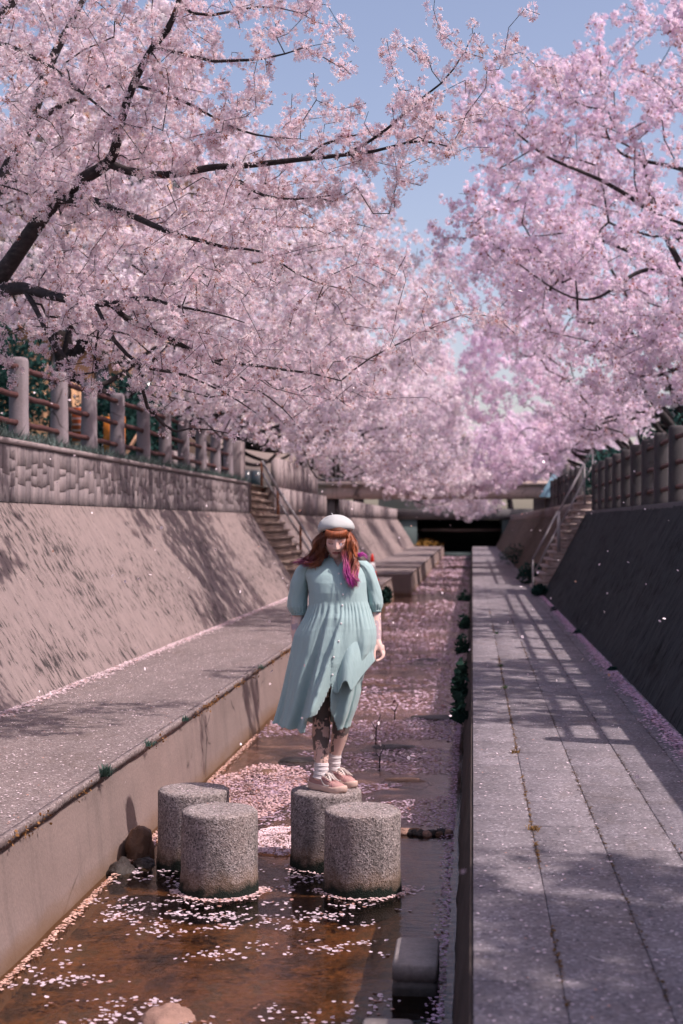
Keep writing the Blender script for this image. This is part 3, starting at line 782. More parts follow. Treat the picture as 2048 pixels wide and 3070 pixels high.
def template(kind, seed):
    r = np.random.default_rng(seed)
    fv, fq, fc = flower(kind == 'fine')
    n, rad, sc = {'fine': (6, 0.034, 1.0), 'mid': (12, 0.046, 1.02), 'far': (14, 0.088, 1.72)}[kind]
    Vs, Qs, Cs = [], [], []; m = 0
    for i in range(n):
        d = r.normal(size=3); d /= np.linalg.norm(d)
        u = np.cross(d, r.normal(size=3)); u /= np.linalg.norm(u); v = np.cross(d, u)
        s = sc * r.uniform(0.85, 1.15)
        P = fv[:, :1] * s * u + fv[:, 1:2] * s * v + fv[:, 2:] * s * d + d * rad * r.uniform(0.5, 1.15)
        Vs.append(P); Qs.append(fq + m); m += len(P)
        t = r.uniform(0.86, 1.06); c = fc * t
        if r.random() < 0.065: c = np.tile(np.array([0.34, 0.13, 0.07]), (len(fc), 1)) if kind != 'far' else c * 0.8   # bronze young leaf
        Cs.append(c)
    return np.vstack(Vs), np.vstack(Qs), np.vstack(Cs)
TPL = {k: [template(k, 100 + i) for i in range(10)] for k in ('fine', 'mid', 'far')}
def expand(points, kind, scale=1.0, tint=(1, 1, 1)):
    """clusters of blossom at points -> arrays"""
    n = len(points); Vs, Qs, Cs = [], [], []; off = 0
    which = rng.integers(0, 10, n)
    for k in range(10):
        P = points[which == k]; m = len(P)
        if not m: continue
        tv, tq, tc = TPL[kind][k]
        Rm = rand_rot(m); s = rng.uniform(0.75, 1.25, m) * scale
        V = np.einsum('mij,vj->mvi', Rm, tv) * s[:, None, None] + P[:, None, :]
        Q = tq[None] + (np.arange(m) * len(tv))[:, None, None]
        tt = rng.uniform(0.88, 1.08, (m, 1, 1)) * (1 + rng.normal(0, 0.02, (m, 1, 3)))
        C = tc[None] * tt * np.array(tint)
        Vs.append(V.reshape(-1, 3)); Qs.append(Q.reshape(-1, tq.shape[1]) + off); Cs.append(C.reshape(-1, 3)); off += V.shape[0] * V.shape[1]
    return np.vstack(Vs), np.vstack(Qs), np.clip(np.vstack(Cs), 0, 1)

class Skeleton:
    def __init__(s): s.P = np.zeros((20000, 3)); s.par = np.full(20000, -1); s.fix = np.zeros(20000, bool); s.frad = np.zeros(20000); s.n = 0
    def add(s, p, par, fix=False, r=0.0):
        s.P[s.n] = p; s.par[s.n] = par; s.fix[s.n] = fix; s.frad[s.n] = r; s.n += 1; return s.n - 1
    def limb(s, pts, radii, start=-1, n=None):
        """a limb of given course and thickness; returns node ids"""
        L = np.linalg.norm(np.diff(pts, axis=0), axis=1).sum(); n = n or max(4, int(L / 0.12))
        P = smoothpath(pts, n); t = np.linspace(0, 1, n); rr = np.interp(t, np.linspace(0, 1, len(radii)), radii)
        P = P + 0.012 * np.stack([fbm(np.stack([t * L * 2.5, 0 * t + s.n, 0 * t + q], -1), 2, 3) for q in range(3)], -1) * np.minimum(1, t * 6)[:, None]
        ids = []; prev = start
        for p, r in zip(P, rr): prev = s.add(p, prev, True, r); ids.append(prev)
        return ids
    def reach(s, A, step=0.3, wob=0.10, first=0):
        """grow to every point of A from the nearest wood"""
        for a in A:
            P = s.P[first:s.n]; d = np.linalg.norm(P - a, axis=1)
            d = d + 0.25 * np.maximum(0, P[:, 2] - a[2])
            k = int(np.argmin(d)) + first; b = s.P[k]; L = np.linalg.norm(a - b)
            if L < 0.05: continue
            m = max(1, int(L / step)); prev = k
            side = rng.normal(size=3) * (wob * 1.3) * L + np.array([0, 0, 0.12 * L]); side2 = rng.normal(size=3) * wob * 0.7 * L
            for i in range(1, m + 1):
                t = i / m
                prev = s.add(b + (a - b) * t + side * math.sin(math.pi * t) + side2 * math.sin(2 * math.pi * t) + rng.normal(size=3) * wob * 0.25 * step * (t < 1), prev)
    def finish(s, tip=0.0035, power=0.47, cap=0.2):
        n = s.n; cnt = np.zeros(n); kids = [[] for _ in range(n)]
        for i in range(n):
            if s.par[i] >= 0: kids[s.par[i]].append(i)
        for i in range(n - 1, -1, -1):
            if not kids[i]: cnt[i] += 1
            if s.par[i] >= 0: cnt[s.par[i]] += cnt[i]
        s.rad = np.minimum(tip * cnt ** power, cap); s.rad[:n][s.fix[:n]] = s.frad[:n][s.fix[:n]]
        s.kids = kids; s.cnt = cnt
        return s
    def wood(s):
        g = Geo(); n = s.n; heads = []
        used = np.zeros(n, bool)
        for i in range(n):
            if used[i]: continue
            path = []
            if s.par[i] >= 0: path.append(s.par[i])
            k = i
            while True:
                path.append(k); used[k] = True
                ks = [c for c in s.kids[k] if not used[c]]
                if not ks: break
                k = max(ks, key=lambda c: (s.fix[c], s.cnt[c]))
            if len(path) < 2: continue
            P = s.P[path]; r = s.rad[path].copy()
            if s.par[i] >= 0: r[0] = min(r[0], r[1] * 1.15)
            rm = r.max(); g.tube(P, r, 10 if rm > 0.05 else (6 if rm > 0.012 else (4 if rm > 0.009 else 3)), cap=rm > 0.02)
        return g
def blobs(ell, n, gap=-0.12, freq=0.75, seed=0, shell=0.55):
    out = []; vol = np.array([e[1][0] * e[1][1] * e[1][2] for e in ell]) ** 0.75; vol /= vol.sum()
    for e, w in zip(ell, vol):
        m = int(n * w) + 1; k = 0; got = []
        d = rng.normal(size=(m * 4, 3)); d /= np.linalg.norm(d, axis=1)[:, None]
        r = rng.uniform(0, 1, m * 4) ** (1 / 3 * shell + 0.05)
        P = np.array(e[0]) + d * r[:, None] * np.array(e[1])
        P = P[fbm(P * freq, 2, seed) > gap][:m]; out.append(P)
    return np.vstack(out)
def clusters(s, per_m, spread, maxr=0.016):
    """points beside all thin wood"""
    i = np.arange(s.n); par = s.par[:s.n]; ok = (par >= 0) & (s.rad < maxr)
    a = s.P[:s.n][ok]; b = s.P[par[ok]]; L = np.linalg.norm(a - b, axis=1)
    # denser towards the tips
    dens = per_m * np.interp(s.rad[ok], [0.003, maxr], [1.0, 0.35])
    cnt = rng.poisson(L * dens); idx = np.repeat(np.arange(len(a)), cnt)
    t = rng.uniform(0, 1, (len(idx), 1)); P = a[idx] * t + b[idx] * (1 - t)
    return P + rng.normal(size=P.shape) * spread

def cherry(label, base, ell, n_att, kind, per_m, spread, seed, scale=1.0, tint=(1, 1, 1), limbs=None, near=None, r0=0.22, group='cherry trees along the stream', gap=-0.12, fork=1.5, tip=0.0035, step=0.3, thin=False):
    global rng
    rng = np.random.default_rng(seed)
    s = Skeleton(); base = np.array(base, dtype=float)
    top = base + (rng.uniform(-0.25, 0.25), rng.uniform(-0.2, 0.2), fork)
    tr = s.limb(np.array([base - (0, 0, 0.2), base + (top - base) * 0.5 + (0.06, 0, 0), top]), [r0 * 1.35, r0, r0 * 0.85], n=10)
    first = 6
    A = []
    if limbs: limbs(s, tr)
    else:
        # main limbs head for the heart of every lobe
        for e in ell:
            c = np.array(e[0]);
            for q in range(2):
                end = c + np.array(e[1]) * rng.uniform(-0.45, 0.45, 3) * (1, 1.2, 0.5)
                mid = top + (end - top) * 0.5 + (0, 0, 0.12 * np.linalg.norm(end - top)) + rng.normal(size=3) * 0.15
                Ln = np.linalg.norm(end - top); m1 = top + (mid - top) * 0.55 + rng.normal(size=3) * 0.07 * Ln; m2 = mid + (end - mid) * 0.5 + rng.normal(size=3) * 0.08 * Ln
                s.limb(np.array([top, m1, mid, m2, end]), [r0 * 0.42, r0 * 0.26, r0 * 0.16, 0.016, 0.006], tr[-1])
    if near is not None: A.append(near(s))
    if len(ell): A.append(blobs(ell, n_att, gap, seed=seed))
    A = np.vstack(A); d = np.linalg.norm(A - top, axis=1); A = A[np.argsort(d)]
    if kind == 'far': step = 0.5
    s.reach(A, first=first, step=step)
    s.finish(tip)
    t = empty('cherry_tree', base, label, 'tree', group)
    child('trunk', s.wood().mesh('trunk', True), MAT['bark'], t)
    P = clusters(s, per_m, spread)
    if thin: P = P[rng.random(len(P)) < np.interp(P[:, 2], [3.0, 4.2], [0.45, 1.0])]
    parts_ = [(P, kind)]
    if kind == 'fine':   # full five-petal flowers near the open side of the crown, simpler ones deep inside it
        m = (P[:, 1] < 11.9) & (P[:, 0] / P[:, 1] > -0.43) & (P[:, 2] < 7.0); parts_ = [(P[m], 'fine'), (P[~m], 'mid')]
    off = 0; VV, QQ, TT, CC = [], [], [], []
    for P_, k_ in parts_:
        V, Q, C = expand(P_, k_, scale, tint); VV.append(V); (QQ if Q.shape[1] == 4 else TT).append(Q + off); CC.append(C); off += len(V)
    cr = child('crown', raw_mesh('crown', np.vstack(VV), np.vstack(QQ) if QQ else None, np.vstack(TT) if TT else None, col=np.vstack(CC)), MAT['blossom'], t)
    cr['kind'] = 'stuff'
    return s, len(P)

# ---- the near tree on the left: its limbs cross the upper picture
def limbs_near(s, tr):
    def tr_(pts, radii, start=None, n=None):
        P = np.array([at(*p) for p in pts]); st = -1
        if start is not None:
            d = np.linalg.norm(s.P[:s.n] - P[0], axis=1); st = int(np.argmin(d)); P[0] = s.P[st]
        return s.limb(P, radii, st, n)
    top = s.P[tr[-1]]
    e = at(-40, 690, 11.1)
    s.limb(np.array([top, (top + e) / 2 + (0, 0, 0.08), e]), [0.14, 0.10, 0.08], tr[-1])
    tr_([(-40, 690, 11.1), (20, 610, 10.9), (120, 470, 10.6), (185, 415, 10.45), (250, 370, 10.3), (275, 290, 10.1), (305, 200, 10.0), (345, 120, 9.8), (390, 60, 9.7), (420, -30, 9.6), (430, -160, 9.5)], [0.08, 0.060, 0.048, 0.035, 0.028, 0.021, 0.013], 0)
    tr_([(250, 370, 10.3), (300, 395, 10.25), (380, 403, 10.2), (480, 385, 10.1), (560, 378, 10.05), (680, 365, 9.95), (790, 355, 9.85), (870, 345, 9.8), (960, 325, 9.7), (1025, 338, 9.6)], [0.034, 0.029, 0.025, 0.020, 0.014, 0.009, 0.0045], 0)
    tr_([(800, 354, 9.85), (850, 325, 9.8), (905, 285, 9.75), (960, 232, 9.7), (1010, 190, 9.7), (1055, 140, 9.65), (1092, 75, 9.6)], [0.011, 0.010, 0.008, 0.006, 0.003], 0)
    tr_([(680, 365, 9.95), (740, 330, 10.0), (800, 312, 10.0), (860, 300, 10.1)], [0.012, 0.008, 0.004], 0)
    tr_([(130, 465, 10.6), (200, 458, 10.4), (260, 480, 10.2), (330, 508, 10.0), (400, 538, 9.8), (470, 556, 9.7), (520, 570, 9.7), (600, 580, 9.6), (700, 640, 9.5), (790, 665, 9.5)], [0.042, 0.028, 0.023, 0.018, 0.012, 0.007, 0.0035], 0)
    tr_([(500, 400, 10.1), (570, 432, 10.0), (620, 455, 9.9), (690, 458, 9.9), (780, 445, 9.8)], [0.016, 0.013, 0.008, 0.004], 0)
    tr_([(-40, 690, 11.1), (40, 660, 10.8), (120, 680, 10.5), (165, 691, 10.3), (260, 698, 10.1), (295, 686, 10.0), (340, 683, 9.9), (385, 696, 9.8), (470, 715, 9.6), (560, 740, 9.5)], [0.065, 0.042, 0.03, 0.024, 0.018, 0.010, 0.004], 0)
    tr_([(260, 700, 10.1), (300, 738, 10.2), (350, 761, 10.3), (415, 791, 10.4), (475, 821, 10.5), (550, 831, 10.6), (650, 848, 10.6), (725, 861, 10.7), (784, 876, 10.8)], [0.022, 0.02, 0.018, 0.014, 0.009, 0.004], 0)
    tr_([(784, 876, 10.8), (850, 822, 10.8), (940, 776, 10.9), (1010, 745, 11.0), (1060, 725, 11.0)], [0.006, 0.006, 0.005, 0.003], 0)
    tr_([(475, 821, 10.5), (560, 870, 10.6), (640, 930, 10.8), (690, 985, 11.0)], [0.010, 0.007, 0.003], 0)
    tr_([(225, 700, 10.2), (265, 786, 9.9), (320, 836, 9.9), (375, 851, 9.9), (430, 861, 9.9), (520, 905, 9.9), (590, 950, 10.0)], [0.016, 0.015, 0.012, 0.008, 0.003], 0)
    tr_([(60, 668, 10.7), (92, 726, 10.5), (120, 781, 10.4), (150, 821, 10.3), (175, 866, 10.3), (205, 908, 10.3)], [0.024, 0.02, 0.016, 0.011, 0.004], 0)
    tr_([(320, 836, 9.9), (333, 921, 10.0), (360, 956, 10.1), (400, 991, 10.2), (455, 985, 10.3), (540, 1000, 10.5)], [0.014, 0.014, 0.012, 0.007, 0.003], 0)
    tr_([(-60, 90, 10.3), (10, 100, 10.2), (65, 125, 10.1), (130, 160, 10.0), (175, 200, 9.9), (225, 240, 9.8), (275, 280, 9.8), (340, 295, 9.8)], [0.02, 0.016, 0.013, 0.008, 0.003])
    tr_([(375, 120, 9.8), (450, 132, 9.8), (500, 142, 9.7), (565, 140, 9.7), (625, 132, 9.6), (700, 110, 9.6)], [0.014, 0.012, 0.009, 0.004], 0)
    tr_([(420, 32, 9.6), (460, 37, 9.6), (540, 27, 9.6), (610, 15, 9.6), (690, 30, 9.6)], [0.012, 0.010, 0.007, 0.003], 0)
    tr_([(315, 215, 10.0), (415, 230, 9.9), (475, 260, 9.9), (540, 295, 9.8), (630, 318, 9.8), (690, 320, 9.8)], [0.013, 0.011, 0.008, 0.003], 0)
    tr_([(-80, 560, 11.0), (0, 420, 11.2), (60, 300, 11.2), (110, 160, 11.3), (160, 60, 11.3), (230, -60, 11.4)], [0.06, 0.05, 0.035, 0.02])
    tr_([(60, 300, 11.2), (140, 240, 11.3), (240, 200, 11.4), (330, 150, 11.4)], [0.028, 0.022, 0.014, 0.006], 0)
    tr_([(-80, 100, 11), (20, 20, 11.2), (60, -60, 11.2)], [0.05, 0.04, 0.03])
def near_pts(s):
    """twig ends close round the traced limbs"""
    i = np.where(s.fix[:s.n] & (s.frad[:s.n] < 0.055) & (np.arange(s.n) > 14))[0]
    P = s.P[i][rng.integers(0, len(i), 1500)]
    sp = np.where(rng.random(len(P)) < 0.6, 0.2, 0.42)[:, None]
    Q = P + rng.normal(size=P.shape) * sp * (1, 1, 0.85)
    return Q[(Q[:, 2] > 3.0) & (Q[:, 2] - P[:, 2] > -0.32)]
s0, n0 = cherry('large near cherry tree whose dark limbs spread across the upper left', (-6.0, 12.0, LTOP - 0.05),
    [((-4.6, 12.6, 6.4), (2.2, 1.9, 1.8)), ((-3.7, 12.4, 4.75), (1.7, 2.0, 0.9)), ((-6.5, 12.5, 7.2), (2.6, 2.6, 1.6))],
    1100, 'fine', 34, 0.032, 5, limbs=limbs_near, near=near_pts, r0=0.24, fork=0.55, gap=-0.2, thin=True, step=0.13, tip=0.0026)
counts = [n0]
names_l = ['second cherry tree on the left bank with its trunk behind the fence', 'third cherry tree on the left bank above the stairs', 'fourth cherry tree on the left bank before the footbridge', 'cherry tree on the left bank just past the footbridge', 'far cherry tree on the left bank', 'farthest cherry tree of the left row']
for i, Y in enumerate([21.6, 31.2, 41.5, 52.5, 65, 79]):
    dx = [0, 0.2, 0.7, 0.8, 0.9, 1.0][i]
    ell = [((-6.2, Y, 7.3), (3.4, 4.8, 1.9)), ((-3.9 + dx, Y, 5.6), (2.5, 4.8, 1.4)), ((-2.8 + dx, Y + 0.5, 4.15), (1.9, 4.4, 0.95))]
    if i == 0: ell[2] = ((-3.3, Y + 1.0, 4.2), (1.7, 3.8, 0.85)); ell.append(((-2.5, Y, 6.3), (1.7, 3.6, 1.2)))
    if i >= 1: ell.append(((-1.6 + dx * 0.6, Y, 3.5 + 0.12 * i), (1.3, 3.5, 0.6)))
    if i == 1: ell += [((-2.0, Y, 7.0), (1.9, 3.6, 1.5)), ((-0.9, Y + 5, 3.6), (1.4, 2.5, 0.55))]
    if i >= 2: ell += [((-3.0, Y, 7.2), (2.6, 4.0, 1.8)), ((-1.4, Y, 6.6), (1.6, 2.8, 2.2)), ((-0.6, Y, 3.6), (1.5, 2.6, 0.6))]
    if i == 2: ell += [((-0.9, Y - 1.5, 3.45), (1.5, 2.6, 0.6)), ((-0.2, Y + 1, 3.2), (1.3, 2.4, 0.45)), ((-1.7, Y - 2, 3.3), (1.2, 2.2, 0.5))]
    if i >= 3: ell += [((-0.5, Y, 2.95), (1.5, 2.4, 0.5)), ((0.3, Y + 2, 2.8), (1.0, 1.8, 0.4))]
    kind = 'mid' if i < 2 else 'far'
    r = cherry(names_l[i], (-6.5 - (0.9 if i in (1, 2) else 0), Y + (2.6 if i == 1 else 0), LTOP - 0.05), ell, [1500, 1400, 1050, 760, 620, 520][i], kind, [27, 25, 11.5, 11, 10, 10][i], [0.06, 0.07, 0.09, 0.1, 0.1, 0.1][i], 40 + i, r0=0.17, scale=1.14 if i < 2 else 1.0 + 0.1 * i, tint=(1, 0.985, 0.985), gap=-0.3)
    counts.append(r[1])
names_r = ['cherry tree behind the right fence, nearest one in full view', 'second cherry tree on the right bank beside the stairs', 'third cherry tree on the right bank by the footbridge', 'cherry tree on the right bank just past the footbridge', 'far cherry tree on the right bank', 'farthest cherry tree of the right row']
for i, Y in enumerate([21.0, 31.0, 41.5, 53, 66, 80]):
    ell = [((4.2, Y, 5.4), (0.6, 0.9, 0.5)), ((2.6, Y, 6.3), (2.1, 4.4, 1.9)), ((2.7, Y, 4.6), (1.4, 3.8, 0.8))]
    if i >= 2: ell = [((3.9, Y, 5.4), (1.2, 1.8, 0.9))]
    if i == 0: ell += [((1.75, Y + 0.5, 7.75), (1.8, 3.0, 1.25)), ((0.5, Y, 6.3), (1.25, 2.6, 0.9)), ((0.55, Y - 0.5, 8.2), (1.0, 1.8, 0.7)), ((2.3, Y, 8.7), (1.4, 2.4, 0.7))]
    if i == 1: ell += [((2.2, Y, 8.6), (2.0, 3.5, 1.5)), ((0.9, Y, 7.2), (1.6, 3.0, 1.5))]
    if i >= 1: ell.append(((2.0, Y, 4.6), (1.3, 2.0, 0.75)))
    if i >= 2: ell.append(((1.1, Y, 6.4), (1.5, 2.2, 1.9)) if i == 2 else ((1.3, Y, 4.8), (1.4, 2.6, 1.1)))
    if i == 2: ell += [((1.2, Y, 3.9), (1.4, 3.0, 0.6)), ((0.4, Y + 1.5, 3.5), (1.2, 2.4, 0.5))]
    kind = 'mid' if i < 2 else 'far'
    r = cherry(names_r[i], (4.7, Y, RTOP - 0.05), ell, [1400, 1150, 950, 600, 560, 480][i], kind, [27, 25, 11.5, 11, 10, 10][i], [0.06, 0.07, 0.09, 0.1, 0.1, 0.1][i], 70 + i, 1.14 if i < 2 else 1.0 + 0.1 * i, (1, 0.94, 1.0), gap=-0.16 if i < 2 else -0.25)
    counts.append(r[1])
# trees that shade the walkway: one beside the photographer, one farther on
c_ = at(1556, 55, 13.0)
cherry('cherry tree on the right bank whose twig tips hang into the top right corner', (5.6, 11.6, RTOP - 0.05), [((5.1, 12.1, 6.5), (2.3, 2.8, 1.5)), ((4.2, 12.1, 5.3), (1.5, 2.5, 0.9)), (tuple(c_ + (0.35, 0, 0.1)), (0.5, 0.6, 0.55))], 1150, 'mid', 30, 0.06, 90, 1.1, (1, 0.92, 0.99))
cherry('cherry tree on the right bank beside the photographer', (6.6, 0.6, RTOP - 0.05), [((5.7, 2.9, 6.5), (2.2, 2.7, 1.5)), ((5.0, 2.0, 5.3), (1.5, 2.3, 0.9))], 760, 'far', 22, 0.09, 91, 0.95, (1, 0.92, 0.99))
for i, (x, y) in enumerate([(-7.5, 93.5), (6.5, 95), (-3.5, 116), (3.0, 113), (-10.5, 110), (11, 108)]):
    cherry(['cherry tree left of the road bridge', 'cherry tree right of the road bridge', 'distant cherry tree behind the pinkish house', 'distant cherry tree straight beyond the road bridge', 'distant cherry tree far left behind the row', 'distant cherry tree far right behind the row'][i], (x, y, LTOP - 0.1), [((x, y, 8), (4, 4, 3)), ((x + (2 if x < 0 else -2), y - 1, 6), (3, 3.5, 1.8))], 380, 'far', 12, 0.12, 110 + i, 1.6, (1, 0.95, 0.99), gap=-0.3)
print('CLUSTERS', counts)

# ---- evergreen shrubs and hedge behind the left fence, greenery on the right
def leafball(name, label, cat, base, ell, n, size, tone, seed, group=None, stem=True):
    r = np.random.default_rng(seed)
    t = empty(name, base, label, cat, group)
    P = []
    for c, rad in ell:
        d = r.normal(size=(n // len(ell), 3)); d /= np.linalg.norm(d, axis=1)[:, None]
        rr = r.uniform(0, 1, len(d)) ** 0.4 * (1 + 0.25 * fbm(d * 2 + seed, 2, seed))
        P.append(np.array(c) + d * rr[:, None] * np.array(rad))
    P = np.vstack(P); P[:, 2] = np.maximum(P[:, 2], base[2] + 0.02); m = len(P)
    u = r.normal(size=(m, 3)); u /= np.linalg.norm(u, axis=1)[:, None]; w = np.cross(u, r.normal(size=(m, 3))); w /= np.linalg.norm(w, axis=1)[:, None]
    s = size * r.uniform(0.7, 1.3, (m, 1))
    V = np.stack([P - u * s, P + w * s * 0.5 + np.cross(u, w) * s * 0.15, P + u * s, P - w * s * 0.5 + np.cross(u, w) * s * 0.15], 1)
    C = np.repeat(np.array(tone) * r.uniform(0.6, 1.4, (m, 1)), 4, axis=0)
    cr = child('foliage', raw_mesh('foliage', V.reshape(-1, 3), np.arange(m * 4).reshape(-1, 4), col=C), MAT['leaf'], t); cr['kind'] = 'stuff'
    if stem:
        g = Geo(); b = np.array(base)
        for c, rad in ell[:3]:
            g.tube(smoothpath(np.array([b - (0, 0, 0.1), (b + np.array(c)) / 2 + (0.1, 0, 0), np.array(c)]), 8), np.linspace(0.09, 0.02, 8) * min(1, rad[2]), 6)
        child('stem', g.mesh('stem', True), MAT['bark'], t)
GREEN = (0.035, 0.085, 0.075)
for i, (x, y, rx, h) in enumerate([(-7.9, 15.5, 1.1, 1.5), (-8.2, 18.4, 1.2, 2.3), (-8.3, 22.3, 1.3, 2.6), (-8.6, 25.6, 1.2, 2.2), (-7.6, 29.6, 1.2, 1.9), (-7.9, 33.5, 1.1, 1.7)]):
    leafball('evergreen_shrub', ['dark evergreen shrub at the left picture edge behind the fence', 'dark evergreen shrub behind the second fence bay from the left edge', 'tall dark evergreen shrub in front of the tan house', 'dark evergreen shrub behind the orange boards', 'dark evergreen shrub behind the end of the left fence', 'dark evergreen shrub at the head of the left stairs'][i], 'shrub', (x, y, LTOP - 0.05), [((x, y, LTOP + h * 0.5), (rx, rx, h * 0.55)), ((x + 0.3, y - 0.4, LTOP + h * 0.8), (rx * 0.6, rx * 0.6, h * 0.4))], 2600, 0.07, GREEN, 200 + i, 'evergreen shrubs behind the left fence')
for i, (x, y, h) in enumerate([(4.3, 26, 1.9), (3.6, 38.5, 1.7), (4.4, 31.5, 2.3)]):
    leafball('evergreen_shrub', ['dark shrub under the blossom behind the right fence', 'dark shrub beside the right end of the footbridge', 'dark shrub at the head of the right stairs'][i], 'shrub', (x, y, RTOP - 0.05), [((x, y, RTOP + h * 0.5), (0.9, 1.1, h * 0.55))], 1800, 0.07, GREEN, 220 + i, 'shrubs on the right bank')
# ================================================================== stepping stones, rocks
def stump(label, x, y, seed, r=0.22, top=0.462):
    g = Geo(); n = 64
    th = np.arange(n) / n * 2 * math.pi
    prof = [(-0.2, 1.03), (0.0, 1.035), (0.06, 1.02), (0.12, 1.0), (0.2, 1.0), (0.28, 1.0), (0.36, 1.0), (top - 0.022, 1.0), (top - 0.008, 0.988), (top, 0.955), (top + 0.002, 0.8), (top + 0.002, 0.4)]
    rings = []
    for k, (z, s) in enumerate(prof):
        jr = 1 + 0.010 * fbm(np.stack([np.cos(th) * 3 + seed, np.sin(th) * 3, 0 * th + z * 7], -1), 3, seed) - (0.035 * np.clip(fbm(np.stack([np.cos(th) * 6 + seed * 3, np.sin(th) * 6, 0 * th + 2], -1), 3, seed + 9) - 0.18, 0, 1) if top - 0.03 < z <= top else 0)
        rings.append(np.stack([r * s * jr * np.cos(th), r * s * jr * np.sin(th), 0 * th + z], -1))
    g.loft(np.array(rings))
    o = link('stepping_stone', g.mesh('stepping_stone', True), MAT['granite'], None, (x, y, 0))
    o.rotation_euler = (0.008 * math.sin(seed), 0.008 * math.cos(seed * 2), seed)
    return tag(o, label, 'stepping stone', 'round granite stepping stones in the stream')
stump('round granite stepping stone in front on the right, mossy foot in the water', -0.634, 8.19, 1)
stump('round granite stepping stone in front on the left, ringed by petals', -1.453, 8.10, 2)
stump('round granite stepping stone that the person stands on', -0.90, 8.77, 3)
stump('round granite stepping stone behind on the left, nearest the ledge', -1.726, 8.72, 4)

def sqblock(label, x0, x1, y0, y1, top):
    g = Geo(); c = 0.012
    def ring(z, s): return [(x0 - s + c, y0 - s, z), (x1 + s - c, y0 - s, z), (x1 + s, y0 - s + c, z), (x1 + s, y1 + s - c, z), (x1 + s - c, y1 + s, z), (x0 - s + c, y1 + s, z), (x0 - s, y1 + s - c, z), (x0 - s, y0 - s + c, z)]
    g.loft(np.array([ring(-0.25, 0.0), ring(0.03, 0), ring(0.045, 0), ring(0.055, -0.012), ring(0.062, -0.012), ring(0.07, 0), ring(top - 0.01, 0), ring(top, -0.01)]))
    return tag(link('square_block', g.mesh('square_block'), MAT['block']), label, 'block', 'square blocks by the walkway wall')
sqblock('square concrete block standing in the water beside the walkway wall', -0.36, -0.158, 6.36, 6.78, 0.142)
sqblock('square concrete block cut off by the bottom edge of the picture', -0.435, -0.235, 5.25, 5.67, 0.142)

def rock(label, c, r, mat, seed, cat='rock', name='rock', group=None):
    bm = bmesh.new(); bmesh.ops.create_icosphere(bm, subdivisions=4, radius=1)
    V = np.array([v.co[:] for v in bm.verts]); F = [[v.index for v in f.verts] for f in bm.faces]; bm.free()
    d = 1 + 0.42 * fbm(V * 1.3 + seed, 3, seed) - 0.22 * np.abs(fbm(V * 2.6 + seed, 3, seed + 3)) + 0.07 * fbm(V * 11 + seed, 3, seed + 5)
    V = V * d[:, None] * np.array(r)
    g = Geo(); g.add(V, T=F); o = link(name, g.mesh(name, False), mat, None, c)
    return tag(o, label, cat, group)
rock('dark wet rock against the ledge foot left of the stepping stones', (-2.13, 8.5, -0.01), (0.085, 0.14, 0.085), MAT['rock_dark'], 2)
rock('brown rock slab wedged at the ledge foot behind the dark rock', (-2.10, 8.85, 0.03), (0.09, 0.14, 0.16), MAT['rock'], 5)
rock('small dark rock beside the back left stepping stone', (-2.02, 8.66, -0.02), (0.07, 0.09, 0.06), MAT['rock_dark'], 7)
rock('pinkish rock breaking the water at the bottom edge of the picture', (-1.30, 5.98, -0.05), (0.12, 0.17, 0.085), MAT['rock_pink'], 9)
ORD = ['first', 'second', 'third', 'fourth', 'fifth', 'sixth', 'seventh', 'eighth', 'ninth']
for i in range(9):
    x = -0.45 + i * 0.036 + random.uniform(-0.01, 0.01); sz = random.uniform(0.022, 0.04)
    mt_ = [MAT['rock_pink'], MAT['rock_dark'], MAT['rock'], MAT['rock_dark']][i % 4]
    rock('%s %s stone from the left in the low row behind the front right stepping stone' % (ORD[i], ['pinkish', 'dark', 'brown', 'dark'][i % 4]), (x, 9.66 + random.uniform(-0.04, 0.04), 0.005), (sz * 1.3, sz, sz), mt_, 20 + i, 'stone', 'stone', 'row of small stones in the stream')
spots = [(-1.55, 12.6, 0.16, 0.10), (-0.55, 11.7, 0.22, 0.08), (-0.75, 13.4, 0.3, 0.12), (-1.75, 12.0, 0.18, 0.14), (-0.4, 15.5, 0.3, 0.14), (-1.2, 18.5, 0.4, 0.14), (-0.7, 22, 0.35, 0.14)]
for i, (x, y, a, b) in enumerate(spots):
    rock(['low mud bar just above the water between the person and the walkway', 'flat dark silt patch in the stream right of the person\'s knees', 'long silt bar with twigs in mid stream', 'small silt hump beside the ledge behind the person', 'silt bar near the walkway wall farther up', 'broad silt bar in the far stream', 'faint far silt bar before the footbridge'][i], (x, y, -0.03), (a, b * 1.6, 0.05), MAT['rock'] if i % 2 else MAT['rock_dark'], 60 + i, 'silt bar', 'silt_bar')
# reed stalks standing in the water
for i, (px, py, Y, h) in enumerate([(870, 1690, 12.4, 0.22), (862, 1625, 13.8, 0.3), (905, 1590, 15.5, 0.2)]):
    p = at(px, py, Y); p[2] = -0.05
    g = Geo(); g.tube(np.array([p, p + (0.01, 0, h * 0.6), p + (0.05, 0.02, h)]), [0.008, 0.006, 0.003], 5)
    g.tube(np.array([p + (0.01, 0, h * 0.5), p + (-0.05, 0.02, h * 0.8)]), [0.005, 0.002], 4)
    tag(link('dead_stalk', g.mesh('dead_stalk'), MAT['bark']), ['nearest dead stalk sticking out of the stream right of the person', 'tallest dead stalk in the stream right of the person', 'farthest dead stalk in the stream'][i], 'stalk')
